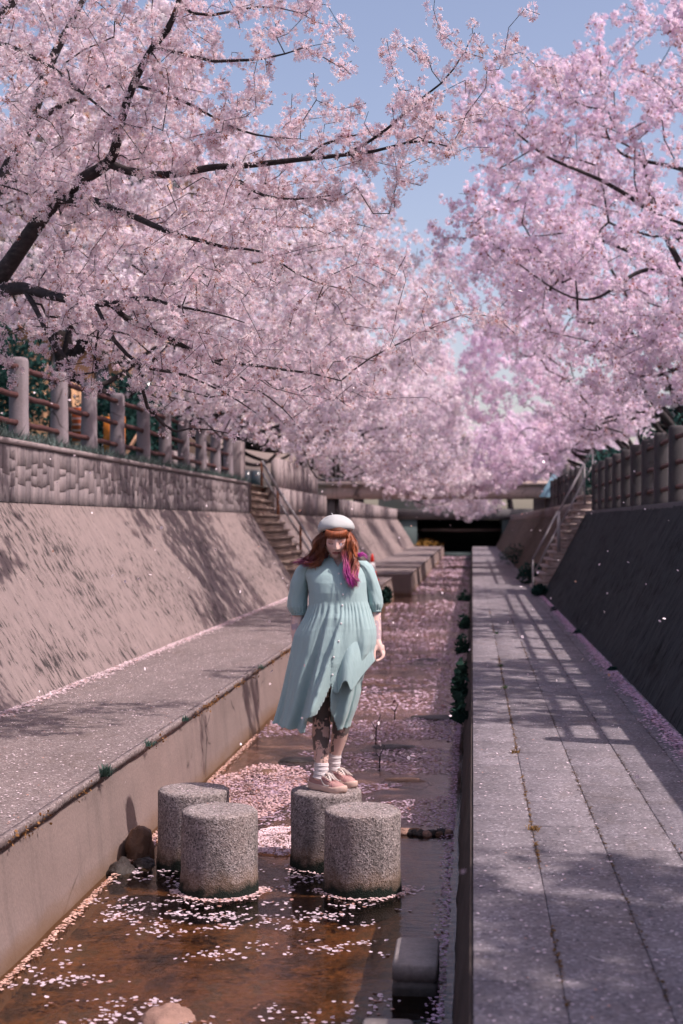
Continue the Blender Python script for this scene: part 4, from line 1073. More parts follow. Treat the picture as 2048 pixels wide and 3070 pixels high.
# ================================================================== the person on the stepping stone
PX, PY, PZ = -0.90, 8.77, 0.464
def head_points():
    n, m = 110, 90
    t = np.linspace(0.02, math.pi - 0.02, m); f = np.linspace(0, 2 * math.pi, n, endpoint=False)
    T, F = np.meshgrid(t, f, indexing='ij')
    x, y, z = np.sin(T) * np.sin(F), -np.sin(T) * np.cos(F), np.cos(T)
    P = np.stack([x, y, z], -1)
    front = np.clip(-y, 0, 1)
    # skull, jaw
    lo = np.clip(-z, 0, 1)
    sx = 0.073 * (1 - 0.30 * lo ** 2.2 + 0.03 * np.clip(z, 0, 1)); sy = np.where(y < 0, 0.090, 0.100) * (1 - 0.12 * lo ** 2)
    X, Yy, Z = x * sx, y * sy, z * 0.113
    u, v = X / 0.073, Z / 0.113
    g = lambda du, dv, su, sv: np.exp(-(du / su) ** 2 - (dv / sv) ** 2)
    nose_p = np.interp(v, [-0.34, -0.27, -0.18, 0.16, 0.26], [0, 0.75, 1.0, 0.28, 0.0])
    d = 0.024 * np.exp(-(u / (0.13 + 0.07 * np.clip(-v * 3, 0, 1))) ** 2) * nose_p
    for s in (-1, 1):
        d += 0.006 * g(u - s * 0.17, v + 0.22, 0.09, 0.07)            # nostril wings
        d -= 0.009 * g(u - s * 0.42, v - 0.10, 0.24, 0.13)            # sockets
        d += 0.0075 * g(u - s * 0.42, v - 0.06, 0.19, 0.085)          # lowered lids
        d += 0.004 * g(u - s * 0.42, v - 0.27, 0.30, 0.06)            # brow
        d += 0.005 * g(u - s * 0.52, v + 0.18, 0.25, 0.22)            # cheek
    d += 0.0065 * g(u, v + 0.43, 0.27, 0.055) + 0.0075 * g(u, v + 0.54, 0.22, 0.055) - 0.005 * g(u, v + 0.485, 0.27, 0.02)
    d += 0.008 * g(u, v + 0.86, 0.35, 0.16) - 0.004 * g(u, v + 0.67, 0.3, 0.06)
    Yy = Yy - d * (front > 0.05) * np.clip(front * 3, 0, 1)
    return np.stack([X, Yy, Z], -1), u, v, front
HEAD_C = np.array([0.066, -0.058, 1.553])
HR = Matrix.Rotation(R(5), 3, 'Z') @ Matrix.Rotation(R(22), 3, 'X')
HRn = np.array(HR)
HS = 1.11
hp, hu, hv, hfront = head_points()
hw = (hp.reshape(-1, 3) * HS) @ HRn.T + HEAD_C

def build_body():
    g = Geo()
    def limb(P, r, n=26, sides=22, flat=1.0):
        P = smoothpath(P, n); t = np.linspace(0, 1, n); r_ = np.interp(t, np.linspace(0, 1, len(r)), r)
        g.tube(P, r_, sides)
    # legs
    limb([(-0.034, -0.022, 0.06), (-0.030, -0.018, 0.16), (-0.036, 0.0, 0.33), (-0.028, 0.0, 0.47), (-0.012, 0.02, 0.70), (0.0, 0.03, 0.92)], [0.040, 0.040, 0.056, 0.056, 0.085, 0.105])
    limb([(0.026, 0.155, 0.06), (0.036, 0.145, 0.18), (0.074, 0.12, 0.34), (0.086, 0.10, 0.48), (0.105, 0.07, 0.70), (0.125, 0.04, 0.92)], [0.038, 0.036, 0.055, 0.056, 0.085, 0.105])
    # trunk
    th = np.arange(40) / 40 * 2 * math.pi; rings = []
    for z, cx, a, b, cy in [(0.82, 0.06, 0.15, 0.12, 0.03), (0.92, 0.065, 0.165, 0.135, 0.03), (1.05, 0.07, 0.155, 0.125, 0.01), (1.18, 0.072, 0.15, 0.125, -0.01), (1.26, 0.07, 0.155, 0.125, -0.01), (1.34, 0.065, 0.16, 0.085, 0.01), (1.385, 0.067, 0.13, 0.06, 0.02), (1.41, 0.068, 0.075, 0.05, 0.02)]:
        rings.append(np.stack([cx + a * np.cos(th), cy + b * np.sin(th), 0 * th + z], -1))
    g.loft(np.array(rings))
    limb([(0.068, 0.03, 1.36), (0.07, 0.015, 1.42), (0.068, -0.035, 1.50)], [0.062, 0.050, 0.052], 12)
    # arms
    limb([(-0.06, 0.03, 1.355), (-0.13, 0.035, 1.32), (-0.175, 0.05, 1.18), (-0.186, 0.045, 1.08), (-0.188, 0.02, 0.98), (-0.182, -0.005, 0.89), (-0.165, -0.02, 0.83)], [0.06, 0.056, 0.046, 0.043, 0.037, 0.028, 0.03])
    limb([(0.19, 0.03, 1.36), (0.25, 0.035, 1.32), (0.285, 0.05, 1.18), (0.294, 0.045, 1.08), (0.306, 0.02, 0.98), (0.316, -0.01, 0.91)], [0.06, 0.052, 0.043, 0.040, 0.033, 0.023])
    # the hand in the pocket (inside the dress)
    limb([(-0.168, -0.02, 0.84), (-0.150, -0.03, 0.79), (-0.135, -0.04, 0.75)], [0.03, 0.034, 0.018], 10)
    for k in range(4):
        b = np.array([-0.150 + 0.006 * k, -0.05 + 0.017 * k, 0.765]); limb([b, b + (0.012, -0.004, -0.03), b + (0.03, -0.006, -0.05)], [0.0085, 0.008, 0.0065], 8, 10)
    limb([(-0.16, -0.045, 0.82), (-0.148, -0.065, 0.79), (-0.135, -0.07, 0.765)], [0.011, 0.0095, 0.008], 8, 10)
    # the hand that pinches the skirt: back of the hand, thumb and four bent fingers
    limb([(0.316, -0.008, 0.918), (0.322, -0.014, 0.892), (0.333, -0.016, 0.862)], [0.023, 0.026, 0.024], 10, 16)
    limb([(0.337, 0.012, 0.892), (0.341, 0.014, 0.862)], [0.020, 0.019], 6, 14)
    pin = np.array([0.304, -0.062, 0.803])
    limb([(0.312, -0.028, 0.893), (0.300, -0.046, 0.862), (0.299, -0.056, 0.832), pin + (-0.002, 0.002, 0.008)], [0.0125, 0.0105, 0.0095, 0.0075], 12, 12)
    for k in range(4):
        o = np.array([0.002 * k, 0.0205 * k, 0.002 * k]); L = [1, 1.07, 1.0, 0.85][k]
        b = np.array([0.340, -0.028, 0.860]) + o
        kn = b + np.array([0.010, -0.012, -0.030]) * L; m = kn + np.array([-0.014, -0.010, -0.020]) * L
        e = (pin + (0.006, -0.004, -0.004)) if k == 0 else m + np.array([-0.022, -0.006, -0.004]) * L
        limb([b, kn, m, e], [0.0105, 0.0098, 0.0088, 0.007], 12, 12)
    # head
    m_, n_ = hfront.shape
    rings = hw.reshape(m_, n_, 3); g.loft(rings)
    for s in (-1, 1):   # ears
        e = np.array([s * 0.072, 0.005, -0.01]) * HS
        e = e @ HRn.T + HEAD_C
        g.tube(np.array([e + (0, 0, -0.024), e + (s * 0.006, 0.006, 0), e + (0, 0.008, 0.026)]), [0.007, 0.011, 0.009], 10)
    o = bpy.data.objects.new('tmp_body', g.mesh('tmp_body')); COL.objects.link(o)
    rm = o.modifiers.new('r', 'REMESH'); rm.mode = 'VOXEL'; rm.voxel_size = 0.005; rm.use_smooth_shade = True
    sm = o.modifiers.new('s', 'SMOOTH'); sm.factor = 0.5; sm.iterations = 2
    dg = bpy.context.evaluated_depsgraph_get(); me = bpy.data.meshes.new_from_object(o.evaluated_get(dg))
    old = o.data; bpy.data.objects.remove(o); bpy.data.meshes.remove(old)
    return me
body = build_body(); body.name = 'person'
nv = len(body.vertices); co = np.zeros(nv * 3); body.vertices.foreach_get('co', co); co = co.reshape(-1, 3)
SKIN = np.array([0.74, 0.51, 0.45])
colr = np.tile(SKIN, (nv, 1)) * (1 + 0.06 * fbm(co * 30, 2, 1))[:, None]
# face pigment, plus shade painted into the lip parting and nostrils
h = ((co - HEAD_C) @ HRn) / HS; u, v = h[:, 0] / 0.073, h[:, 2] / 0.113
isf = (h[:, 1] < -0.03) & (np.abs(v) < 1.1) & (co[:, 2] > 1.40)
def paint(mask, c, k):
    m = np.clip(mask, 0, 1)[:, None] * k; colr[:] = colr * (1 - m) + np.array(c) * m
gs = lambda du, dv, su, sv: np.exp(-(du / su) ** 2 - (dv / sv) ** 2) * isf
lip = ((np.abs(u) < 0.30) & (v > -0.60 + 0.35 * np.abs(u) ** 2) & (v < -0.385 - 0.22 * np.abs(u)) & isf) * 1.0
paint(lip, (0.42, 0.13, 0.13), 0.85)
paint((np.abs(v + 0.485) < 0.022) * (np.abs(u) < 0.27) * isf, (0.10, 0.02, 0.02), 0.8)
for s in (-1, 1):
    paint(gs(u - s * 0.42, v - 0.09, 0.22, 0.085), (0.34, 0.10, 0.06), 0.8)
    paint(((np.abs(u - s * 0.42) < 0.20) & (np.abs(v - (-0.005 + 0.9 * (u - s * 0.42) ** 2)) < 0.024) & isf) * 1.0, (0.03, 0.015, 0.015), 0.9)
    paint(((np.abs(u - s * 0.44) < 0.24) & (np.abs(v - (0.27 - 0.7 * (u - s * 0.40) ** 2)) < 0.022) & isf) * 1.0, (0.22, 0.10, 0.06), 0.75)
    paint(gs(u - s * 0.11, v + 0.275, 0.05, 0.025), (0.15, 0.04, 0.03), 0.8)
    paint(gs(u - s * 0.5, v + 0.2, 0.3, 0.25), (0.66, 0.33, 0.29), 0.35)
hd = (co[:, 2] > 1.43) & (np.linalg.norm(h, axis=1) < 0.14)
paint((hd & ((v > 0.50) | ((h[:, 1] > -0.060) & (v > -0.25) & (np.abs(u) < 1.02)))) * 1.0, (0.13, 0.042, 0.02), 1.0)
# tattoos: dense dark work on the shins and calves, fine grey work on the forearms
leg = (co[:, 2] < 0.62)
n1 = fbm(co * np.array([24, 24, 17]) + 3, 3, 51); n2 = fbm(co * np.array([38, 38, 30]), 2, 53)
dark = leg & (co[:, 2] > 0.17) & ((n1 > np.interp(co[:, 2], [0.17, 0.26, 0.34, 0.45], [0.34, 0.22, 0.06, -0.08])) | (n2 > 0.40)) & ~((co[:, 0] > 0.035) & (co[:, 2] < 0.30))
paint(dark * 1.0, (0.055, 0.06, 0.065), 0.85)
line = leg & (np.abs(n1 - 0.02) < 0.035) & (co[:, 2] > 0.17) & ~((co[:, 0] > 0.035) & (co[:, 2] < 0.28))
paint(line * 1.0, (0.05, 0.04, 0.045), 0.7)
arm = (co[:, 2] > 0.93) & (co[:, 2] < 1.13) & ((co[:, 0] < -0.13) | (co[:, 0] > 0.24))
paint((arm & (n2 > 0.02)) * 1.0, (0.36, 0.30, 0.36), 0.7)
a = body.attributes.new('tone', 'FLOAT_COLOR', 'POINT'); c4 = np.ones((nv, 4), dtype=np.float32); c4[:, :3] = np.clip(colr, 0, 1); a.data.foreach_set('color', c4.ravel())
k = NT('skin'); k.color(k.attr('tone'), 0.55); k.b.inputs['Subsurface Weight'].default_value = 0.12; k.b.inputs['Subsurface Radius'].default_value = (0.012, 0.005, 0.003); k.b.inputs['Subsurface Scale'].default_value = 0.5
MAT['skin'] = k.m
for poly_mat in list(body.materials): pass
body.materials.clear()
person = link('person', body, MAT['skin'], None, (PX, PY, PZ))
tag(person, 'person in pale green dress and white beret looking down on a stepping stone', 'person')

def m_cloth(name, c, sc=260, bump=0.25, var=0.08, wrinkle=0.35):
    k = NT(name); p = k.obj()
    n = k.noise(p, sc, 2); w = k.noise(p, (14, 14, 5), 3, 0.55, 0.6)
    k.color(k.mix(n, tuple(x * (1 - var) for x in c), tuple(x * (1 + var) for x in c)), 0.85)
    k.bump(k.math('ADD', k.math('MULTIPLY', n, 0.03), k.math('MULTIPLY', w, 1.0)), wrinkle, 0.03)
    k.b.inputs['Sheen Weight'].default_value = 0.15
    return k.m
MAT['dress'] = m_cloth('pale_green_linen', (0.315, 0.445, 0.445), wrinkle=0.22)
MAT['beret'] = m_cloth('white_felt', (0.44, 0.455, 0.45), 180, wrinkle=0.12)
MAT['black_band'] = plain('black_band', (0.012, 0.012, 0.014), 0.8)

# ---- dress: bodice and skirt in one cloth with gathers, creases and an open front slit
def lerp(t, xs, ys): return np.interp(t, xs[::-1], ys[::-1])
nth, nz = 270, 205
th = np.linspace(0, 2 * math.pi, nth, endpoint=False) - math.pi / 2     # starts at the front (towards -y)
zz = np.concatenate([np.linspace(1.432, 1.175, 60), np.linspace(1.170, 0.375, nz - 60)])
ZK = [1.432, 1.415, 1.395, 1.37, 1.33, 1.28, 1.22, 1.165, 1.105, 1.074, 1.0, 0.96, 0.905, 0.85, 0.80, 0.72, 0.66, 0.60, 0.50, 0.42, 0.375]
XL = [0.012, -0.030, -0.085, -0.125, -0.135, -0.118, -0.108, -0.108, -0.128, -0.142, -0.183, -0.200, -0.212, -0.222, -0.233, -0.250, -0.262, -0.275, -0.300, -0.323, -0.332]
XR = [0.124, 0.165, 0.205, 0.232, 0.245, 0.252, 0.252, 0.258, 0.276, 0.285, 0.306, 0.310, 0.309, 0.300, 0.278, 0.232, 0.214, 0.207, 0.182, 0.152, 0.142]
YF = [-0.040, -0.055, -0.075, -0.100, -0.130, -0.158, -0.170, -0.170, -0.180, -0.188, -0.200, -0.203, -0.206, -0.207, -0.207, -0.205, -0.203, -0.200, -0.196, -0.192, -0.190]
YB = [0.070, 0.080, 0.090, 0.098, 0.105, 0.110, 0.112, 0.115, 0.125, 0.13, 0.145, 0.155, 0.165, 0.175, 0.18, 0.185, 0.19, 0.195, 0.20, 0.20, 0.20]
xl, xr, yf, yb = (lerp(zz, ZK, q) for q in (XL, XR, YF, YB))
TH, ZZ = np.meshgrid(th, zz); A_ = ((xr - xl) / 2)[:, None]; CX = ((xr + xl) / 2)[:, None]
c_, s_ = np.cos(TH), np.sin(TH); ex = 2 / 2.35
cs, ss = np.sign(c_) * np.abs(c_) ** ex, np.sign(s_) * np.abs(s_) ** ex
X = CX + A_ * cs; Yd = np.where(ss < 0, (-yf)[:, None] * -1 * np.abs(ss), yb[:, None] * np.abs(ss))
# seam pinch, gathers, folds
below = np.clip((1.168 - ZZ) / 0.05, 0, 1)
gather = 0.0055 * np.sin(TH * 46 + 3 * np.sin(TH * 5)) * below * np.clip(1 - (1.168 - ZZ) / 0.22, 0, 1)
fold = (0.020 * np.sin(TH * 9 + 1.3 + 1.2 * (1.1 - ZZ)) + 0.012 * np.sin(TH * 15 + 0.4)) * np.clip((1.12 - ZZ) / 0.6, 0, 1)
fold *= np.where(np.abs(c_) > 0.9, 0.35, 1.0)
crk = 0
CR = [([1.15, 0.90, 0.62, 0.38], [0.035, -0.015, -0.085, -0.150], 0.095), ([1.12, 0.92, 0.72, 0.48], [0.118, 0.060, -0.005, -0.090], 0.095), ([1.15, 0.98, 0.80], [0.075, 0.066, 0.060], 0.012), ([1.15, 1.0, 0.86], [-0.02, -0.045, -0.075], 0.010), ([1.15, 1.02, 0.92], [0.18, 0.20, 0.215], 0.010), ([0.80, 0.6, 0.38], [-0.20, -0.235, -0.27], 0.018), ([1.13, 1.02, 0.95], [-0.075, -0.105, -0.13], 0.008), ([1.30, 1.22, 1.165], [-0.06, -0.065, -0.07], 0.010)]
for zs_, xs_, hgt in CR:
    xc = np.interp(ZZ, zs_[::-1], xs_[::-1]); inz = np.clip((zs_[0] - ZZ) / 0.08, 0, 1) * np.clip((ZZ - zs_[-1] + 0.05) / 0.05, 0, 1)
    grow = np.clip((zs_[0] - ZZ) / 0.6, 0.22, 1); wd = 0.010 + 0.034 * grow ** 2 * (hgt > 0.03)
    dx = X - xc; prof = np.clip(dx / wd + 0.5, 0, 1) * np.exp(-np.clip(dx - wd * 0.5, 0, 9) / 0.07)
    crk = crk + hgt * prof * inz * grow * (ss < -0.05)
plk = 0.004 * (np.abs(X - (0.098 - 0.04 * np.clip((1.1 - ZZ) / 0.5, 0, 1))) < 0.016) * (ss < -0.3)
Yd = Yd - crk - plk - (fold + gather) * np.clip(-ss + 0.25, 0, 1) + (fold + gather) * np.clip(ss, 0, 1)
X = X + (fold + gather) * cs * 0.5
Zd = ZZ + 0.012 * np.sin(TH * 4 + 1) * np.clip((0.6 - ZZ) / 0.25, 0, 1)
Zd = Zd - np.where(ZZ < 1.25, 0.030 * np.clip((0.0 - X) / 0.1, 0, 1) * np.clip((1.25 - ZZ) / 0.1, 0, 1) * np.clip((ZZ - 0.9) / 0.3, 0, 1), 0)
hem_x = np.interp(X, [-0.34, -0.12, 0.146, 0.2], [0.418, 0.385, 0.393, 0.45]) + 0.004 * np.sin(TH * 23)
Zd = np.maximum(Zd, hem_x)
V = np.stack([X, Yd, Zd], -1)
nzz = len(zz); i = np.arange(nzz - 1)[:, None] * nth; j = np.arange(nth)[None, :]; j2 = (j + 1) % nth
Q = np.stack([i + j, i + nth + j, i + nth + j2, i + j2], -1).reshape(-1, 4)
Vf = V.reshape(-1, 3); cen = Vf[Q].mean(1)
def inpoly(P, poly):
    x, z = P[:, 0], P[:, 1]; ins = np.zeros(len(P), bool); n = len(poly)
    for a in range(n):
        x1, z1 = poly[a]; x2, z2 = poly[(a + 1) % n]
        hit = ((z1 > z) != (z2 > z)) & (x < (x2 - x1) * (z - z1) / (z2 - z1 + 1e-12) + x1); ins ^= hit
    return ins
slit = [(0.057, 0.69), (0.012, 0.58), (-0.032, 0.498), (-0.072, 0.488), (-0.115, 0.36), (0.10, 0.36), (0.080, 0.405), (0.060, 0.455), (0.046, 0.52), (0.048, 0.60)]
cut = inpoly(cen[:, [0, 2]], slit) & (cen[:, 1] < 0.0)
hemz = np.interp(cen[:, 0], [-0.34, -0.12, 0.146, 0.2], [0.418, 0.385, 0.393, 0.45])
neck = (cen[:, 1] < 0.0) & (cen[:, 2] > 1.378 + 1.4 * np.abs(cen[:, 0] - 0.078)) & (np.abs(cen[:, 0] - 0.078) < 0.045)
cut |= neck
Q = Q[~cut]
dress_me = raw_mesh('dress', Vf, Q, smooth=True)
dress = link('dress', dress_me, MAT['dress'], person)
sd = dress.modifiers.new('thick', 'SOLIDIFY'); sd.thickness = 0.003; sd.offset = 0
# pinched-up front corner of the skirt with its rolled hem
g = Geo()
top_e = smoothpath([(0.060, -0.180, 0.86), (0.13, -0.185, 0.93), (0.20, -0.155, 0.98), (0.270, -0.06, 0.98)], 60)
bot_e = smoothpath([(0.052, -0.222, 0.655), (0.070, -0.245, 0.628), (0.092, -0.236, 0.622), (0.108, -0.262, 0.652), (0.128, -0.268, 0.692), (0.152, -0.266, 0.690), (0.170, -0.248, 0.640), (0.188, -0.232, 0.652), (0.235, -0.165, 0.722), (0.304, -0.064, 0.803)], 60)
v_ = np.linspace(0, 1, 34)[:, None, None]
sheet_ = top_e[None] * (1 - v_) + bot_e[None] * v_ + np.array([0.0, -0.020, 0.0]) * np.sin(v_ * math.pi)
g.loft(sheet_, closed=False, cap=False)
# two rolled mouths of the lifted hem, open towards the viewer
def mouth(c, rx, rz, depth, tilt, dx=0.0):
    ph_ = np.arange(28) / 28 * 2 * math.pi; rings = []
    for f, s in ((0.0, 1.03), (0.02, 1.0), (0.3, 0.98), (0.7, 0.9), (1.0, 0.5)):
        ex_, ez_ = rx * s * np.cos(ph_), rz * s * np.sin(ph_)
        rings.append(np.stack([c[0] + ex_ * math.cos(tilt) - ez_ * math.sin(tilt) + dx * f, c[1] + depth * f + 0.35 * ez_, c[2] + ex_ * math.sin(tilt) + ez_ * math.cos(tilt)], -1))
    g.loft(np.array(rings), cap=False)
fl = link('gathered_hem', g.mesh('gathered_hem', True), MAT['dress'], dress)
sd = fl.modifiers.new('thick', 'SOLIDIFY'); sd.thickness = 0.003; sd.offset = 0
# sleeves
def sleeve(pts, rx, ry, seed):
    n = 46; P = smoothpath(pts, n); t = np.linspace(0, 1, n); a = np.interp(t, np.linspace(0, 1, len(rx)), rx); b = np.interp(t, np.linspace(0, 1, len(ry)), ry)
    ph = np.arange(72) / 72 * 2 * math.pi
    wr = 0.006 * fbm(np.stack([np.cos(ph)[None, :] * 2 + 0 * t[:, None], np.sin(ph)[None, :] * 2 + 0 * t[:, None], t[:, None] * 5 + 0 * ph[None, :]], -1).reshape(-1, 3), 2, seed).reshape(n, 72)
    gt = 0.005 * np.sin(ph * 17 + seed)[None, :] * np.clip((t - 0.72) / 0.25, 0, 1)[:, None]
    k = 1 + (wr + gt) / 0.06
    ring = P[:, None, :] + np.stack([a[:, None] * k * np.cos(ph)[None], b[:, None] * k * np.sin(ph)[None], 0 * k], -1)
    g = Geo(); g.loft(ring, cap=False); o = link('sleeve', g.mesh('sleeve', True), MAT['dress'], dress)
    m = o.modifiers.new('thick', 'SOLIDIFY'); m.thickness = 0.003; m.offset = 0
    e = P[-1]; g = Geo(); cr = np.array([[(e[0] + a[-1] * 0.96 * math.cos(q), e[1] + b[-1] * 0.96 * math.sin(q), e[2] + dz) for q in ph] for dz in (0.004, -0.012)])
    g.loft(cr, cap=False); c = link('cuff', g.mesh('cuff', True), MAT['dress'], dress); m = c.modifiers.new('thick', 'SOLIDIFY'); m.thickness = 0.004
sleeve([(-0.085, 0.02, 1.405), (-0.135, 0.025, 1.36), (-0.165, 0.035, 1.28), (-0.182, 0.045, 1.19), (-0.186, 0.045, 1.125), (-0.180, 0.042, 1.085)], [0.055, 0.055, 0.060, 0.060, 0.062, 0.046], [0.07, 0.078, 0.082, 0.082, 0.078, 0.054], 3)
sleeve([(0.195, 0.02, 1.412), (0.235, 0.025, 1.37), (0.265, 0.035, 1.29), (0.288, 0.045, 1.20), (0.296, 0.045, 1.145), (0.297, 0.042, 1.108)], [0.05, 0.05, 0.052, 0.050, 0.050, 0.037], [0.07, 0.076, 0.080, 0.080, 0.074, 0.050], 6)
# collar
g = Geo(); ph = np.linspace(R(-62), R(242), 50)
g.loft(np.array([[(0.070 + (0.060 + e_) * math.cos(q), 0.012 + (0.058 + e_) * math.sin(q), z_ - 0.020 * max(0, -math.sin(q))) for q in ph] for z_, e_ in ((1.408, 0.008), (1.430, 0.002), (1.450, -0.001))]), closed=False, cap=False)
o = link('collar', g.mesh('collar', True), MAT['dress'], dress); m = o.modifiers.new('thick', 'SOLIDIFY'); m.thickness = 0.004
# buttons down the placket
MAT['button'] = plain('pearl_button', (0.78, 0.74, 0.73), 0.25)
g = Geo(); ph = np.arange(12) / 12 * 2 * math.pi
g.loft(np.array([[(r_ * math.cos(q), y_, r_ * math.sin(q)) for q in ph] for r_, y_ in ((0.0062, 0.0), (0.0066, -0.002), (0.005, -0.0035))])); bm_ = g.mesh('button', True); bm_.materials.append(MAT['button'])
fm_ = (Vf[:, 1] < 0)
for bx, bz in ((0.088, 1.338), (0.104, 1.278), (0.116, 1.212), (0.114, 1.147), (0.110, 1.040), (0.098, 0.935), (0.070, 0.842), (0.062, 0.735)):
    d = np.hypot(Vf[fm_][:, 0] - bx, Vf[fm_][:, 2] - bz); yv = Vf[fm_][np.argsort(d)[:4], 1].min()
    o = link('button', bm_, None, dress); o.location = (bx, yv - 0.002, bz)

# ---- beret
g = Geo(); ph = np.arange(64) / 64 * 2 * math.pi
prof = [(0.078, -0.002), (0.084, -0.016), (0.100, -0.022), (0.1135, -0.008), (0.115, 0.010), (0.106, 0.036), (0.088, 0.060), (0.062, 0.079), (0.032, 0.088), (0.006, 0.090)]
rings = []
for r_, z_ in prof:
    k = 1 + 0.02 * np.sin(ph * 3 + 1) + 0.012 * np.sin(ph * 7)
    rings.append(np.stack([r_ * k * np.cos(ph), r_ * k * 1.02 * np.sin(ph), z_ + 0.006 * np.sin(ph * 2 + 1) * (r_ > 0.09) + 0 * ph], -1))
rings = np.array(rings); BR = np.array(Matrix.Rotation(R(-5), 3, 'Y') @ Matrix.Rotation(R(-13), 3, 'X'))
rings = rings @ BR.T + np.array([0.060, -0.040, 1.606])
g.loft(rings, cap=False)
ber = link('beret', g.mesh('beret', True), MAT['beret'], person); ss_ = ber.modifiers.new('sub', 'SUBSURF'); ss_.levels = 1; ss_.render_levels = 1
g = Geo(); b0 = np.array([0.040, -0.030, 1.692]); g.tube(smoothpath([b0 + (0.004, 0, -0.006), b0 + (-0.001, 0, 0.008), b0 + (-0.008, 0, 0.015)], 6), [0.0035, 0.003, 0.0028], 8); link('stalk', g.mesh('stalk', True), MAT['beret'], ber)
g = Geo(); q = np.array([[(r_ * math.cos(a_), r_ * 1.04 * math.sin(a_), z_) for a_ in ph] for r_, z_ in ((0.0835, -0.004), (0.0845, -0.024), (0.080, -0.027))]) @ BR.T + np.array([0.062, -0.048, 1.607])
g.loft(q, cap=False); link('band', g.mesh('band', True), MAT['black_band'], ber)

# ---- hair
hr = np.random.default_rng(9); g = Geo()
AUB = np.array([0.26, 0.075, 0.028]); DARK = np.array([0.075, 0.028, 0.020]); MAG = np.array([0.42, 0.03, 0.30]); PNK = np.array([0.50, 0.20, 0.22])
def lock(pts, r0, c0, c1, wave=0.008, n=22, freq=3.0, start=0.55):
    P = smoothpath(np.array(pts), n); t = np.linspace(0, 1, n); ph = hr.uniform(0, 6.28, 2)
    P = P + wave * np.stack([np.sin(t * freq * 6.28 + ph[0]), 0.7 * np.sin(t * freq * 6.28 + ph[1]), 0 * t], -1) * np.clip(t * 2.5 - 0.3, 0, 1)[:, None]
    r_ = r0 * np.interp(t, [0, 0.15, 0.7, 1], [0.8, 1.0, 0.8, 0.12])
    f = np.clip((t - start) / (1 - start), 0, 1)[:, None]; sh = hr.uniform(0.65, 1.35)
    g.tube(P, r_, 6, col=np.clip((np.array(c0) * (1 - f) + np.array(c1) * f) * sh, 0, 1))
def scalp(az, z_):   # az: 0 front, + to picture right
    p = np.array([0.081 * math.sin(az), -0.098 * math.cos(az), z_]); return p @ HRn.T + HEAD_C
def tress(ctrl, n, r0, c0, c1, spread, wave=0.008, freq=2.5, start=0.5):
    """a tress: strands that share one wavy course and fan a little"""
    ctrl = np.array(ctrl, dtype=float); sh = hr.uniform(0.7, 1.25); ph = hr.uniform(0, 6.28, 2); f0 = freq * hr.uniform(0.8, 1.2)
    for q in range(n):
        o = hr.normal(size=3) * spread; m = 16; P = smoothpath(ctrl, m); t = np.linspace(0, 1, m)
        P = P + o * np.interp(t, [0, 0.25, 0.8, 1], [0.5, 1, 1.0, 1.7])[:, None]
        P = P + wave * np.stack([np.sin(t * f0 * 6.28 + ph[0] + 0.25 * q / n), 0.7 * np.sin(t * f0 * 6.28 + ph[1]), 0 * t], -1) * np.clip(t * 2.2 - 0.25, 0, 1)[:, None]
        f = np.clip((t - start) / (1 - start), 0, 1)[:, None]; k_ = sh * hr.uniform(0.8, 1.2)
        g.tube(P, r0 * hr.uniform(0.7, 1.2) * np.interp(t, [0, 0.15, 0.75, 1], [0.8, 1.0, 0.8, 0.15]), 4, col=np.clip((np.array(c0) * (1 - f) + np.array(c1) * f) * k_, 0, 1), cap=False)
# left side (picture left): shade put into its darker strand colours
for k in range(46):
    az = -R(hr.uniform(44, 150)); p0 = scalp(az, 0.035 + hr.uniform(-0.01, 0.01)); f = hr.random(); b = hr.random()
    p1 = np.array([-0.008 - 0.055 * f, -0.125 + 0.14 * b, 1.53]); p2 = np.array([-0.016 - 0.065 * f, -0.12 + 0.13 * b, 1.46])
    p3 = np.array([-0.030 - 0.095 * f, -0.11 + 0.11 * b, 1.405 + 0.012 * f]); p4 = p3 + (-0.03 - 0.03 * hr.random(), -0.015, -0.010 - 0.035 * (1 - f) * hr.random())
    tress([p0, p1, p2, p3, p4], 9, 0.0024, AUB * 0.45 + DARK * 0.45, MAG * 0.30 + DARK * 0.6 if f > 0.4 else AUB, 0.006, 0.014)
# right side: sunlight put into its brighter auburn
for k in range(46):
    az = R(hr.uniform(42, 150)); p0 = scalp(az, 0.035 + hr.uniform(-0.01, 0.01)); f = hr.random(); b = hr.random()
    p1 = np.array([0.136 + 0.040 * f, -0.135 + 0.14 * b, 1.53]); p2 = np.array([0.136 + 0.050 * f, -0.135 + 0.12 * b, 1.46])
    p3 = np.array([0.134 + 0.056 * f, -0.145 + 0.08 * b, 1.40]); p4 = np.array([0.146 + 0.046 * f, -0.172 + 0.04 * b, 1.33 - 0.03 * hr.random()]); p5 = p4 + (0.012, -0.006, -0.02 - 0.03 * hr.random())
    tress([p0, p1, p2, p3, p4, p5], 9, 0.0024, AUB * 1.15, PNK if hr.random() < 0.6 else MAG, 0.006, 0.012)
# magenta inner tresses
for k in range(7):
    f = hr.random(); p0 = scalp(R(66), 0.0) + (0, 0, -0.02)
    tress([p0, (0.118 + 0.015 * f, -0.125, 1.48), (0.112 + 0.02 * f, -0.14, 1.43), (0.124 + 0.022 * f, -0.172, 1.36), (0.142 + 0.03 * f, -0.19, 1.295 - 0.03 * f)], 5, 0.0026, AUB, MAG, 0.004, 0.006, start=0.2)
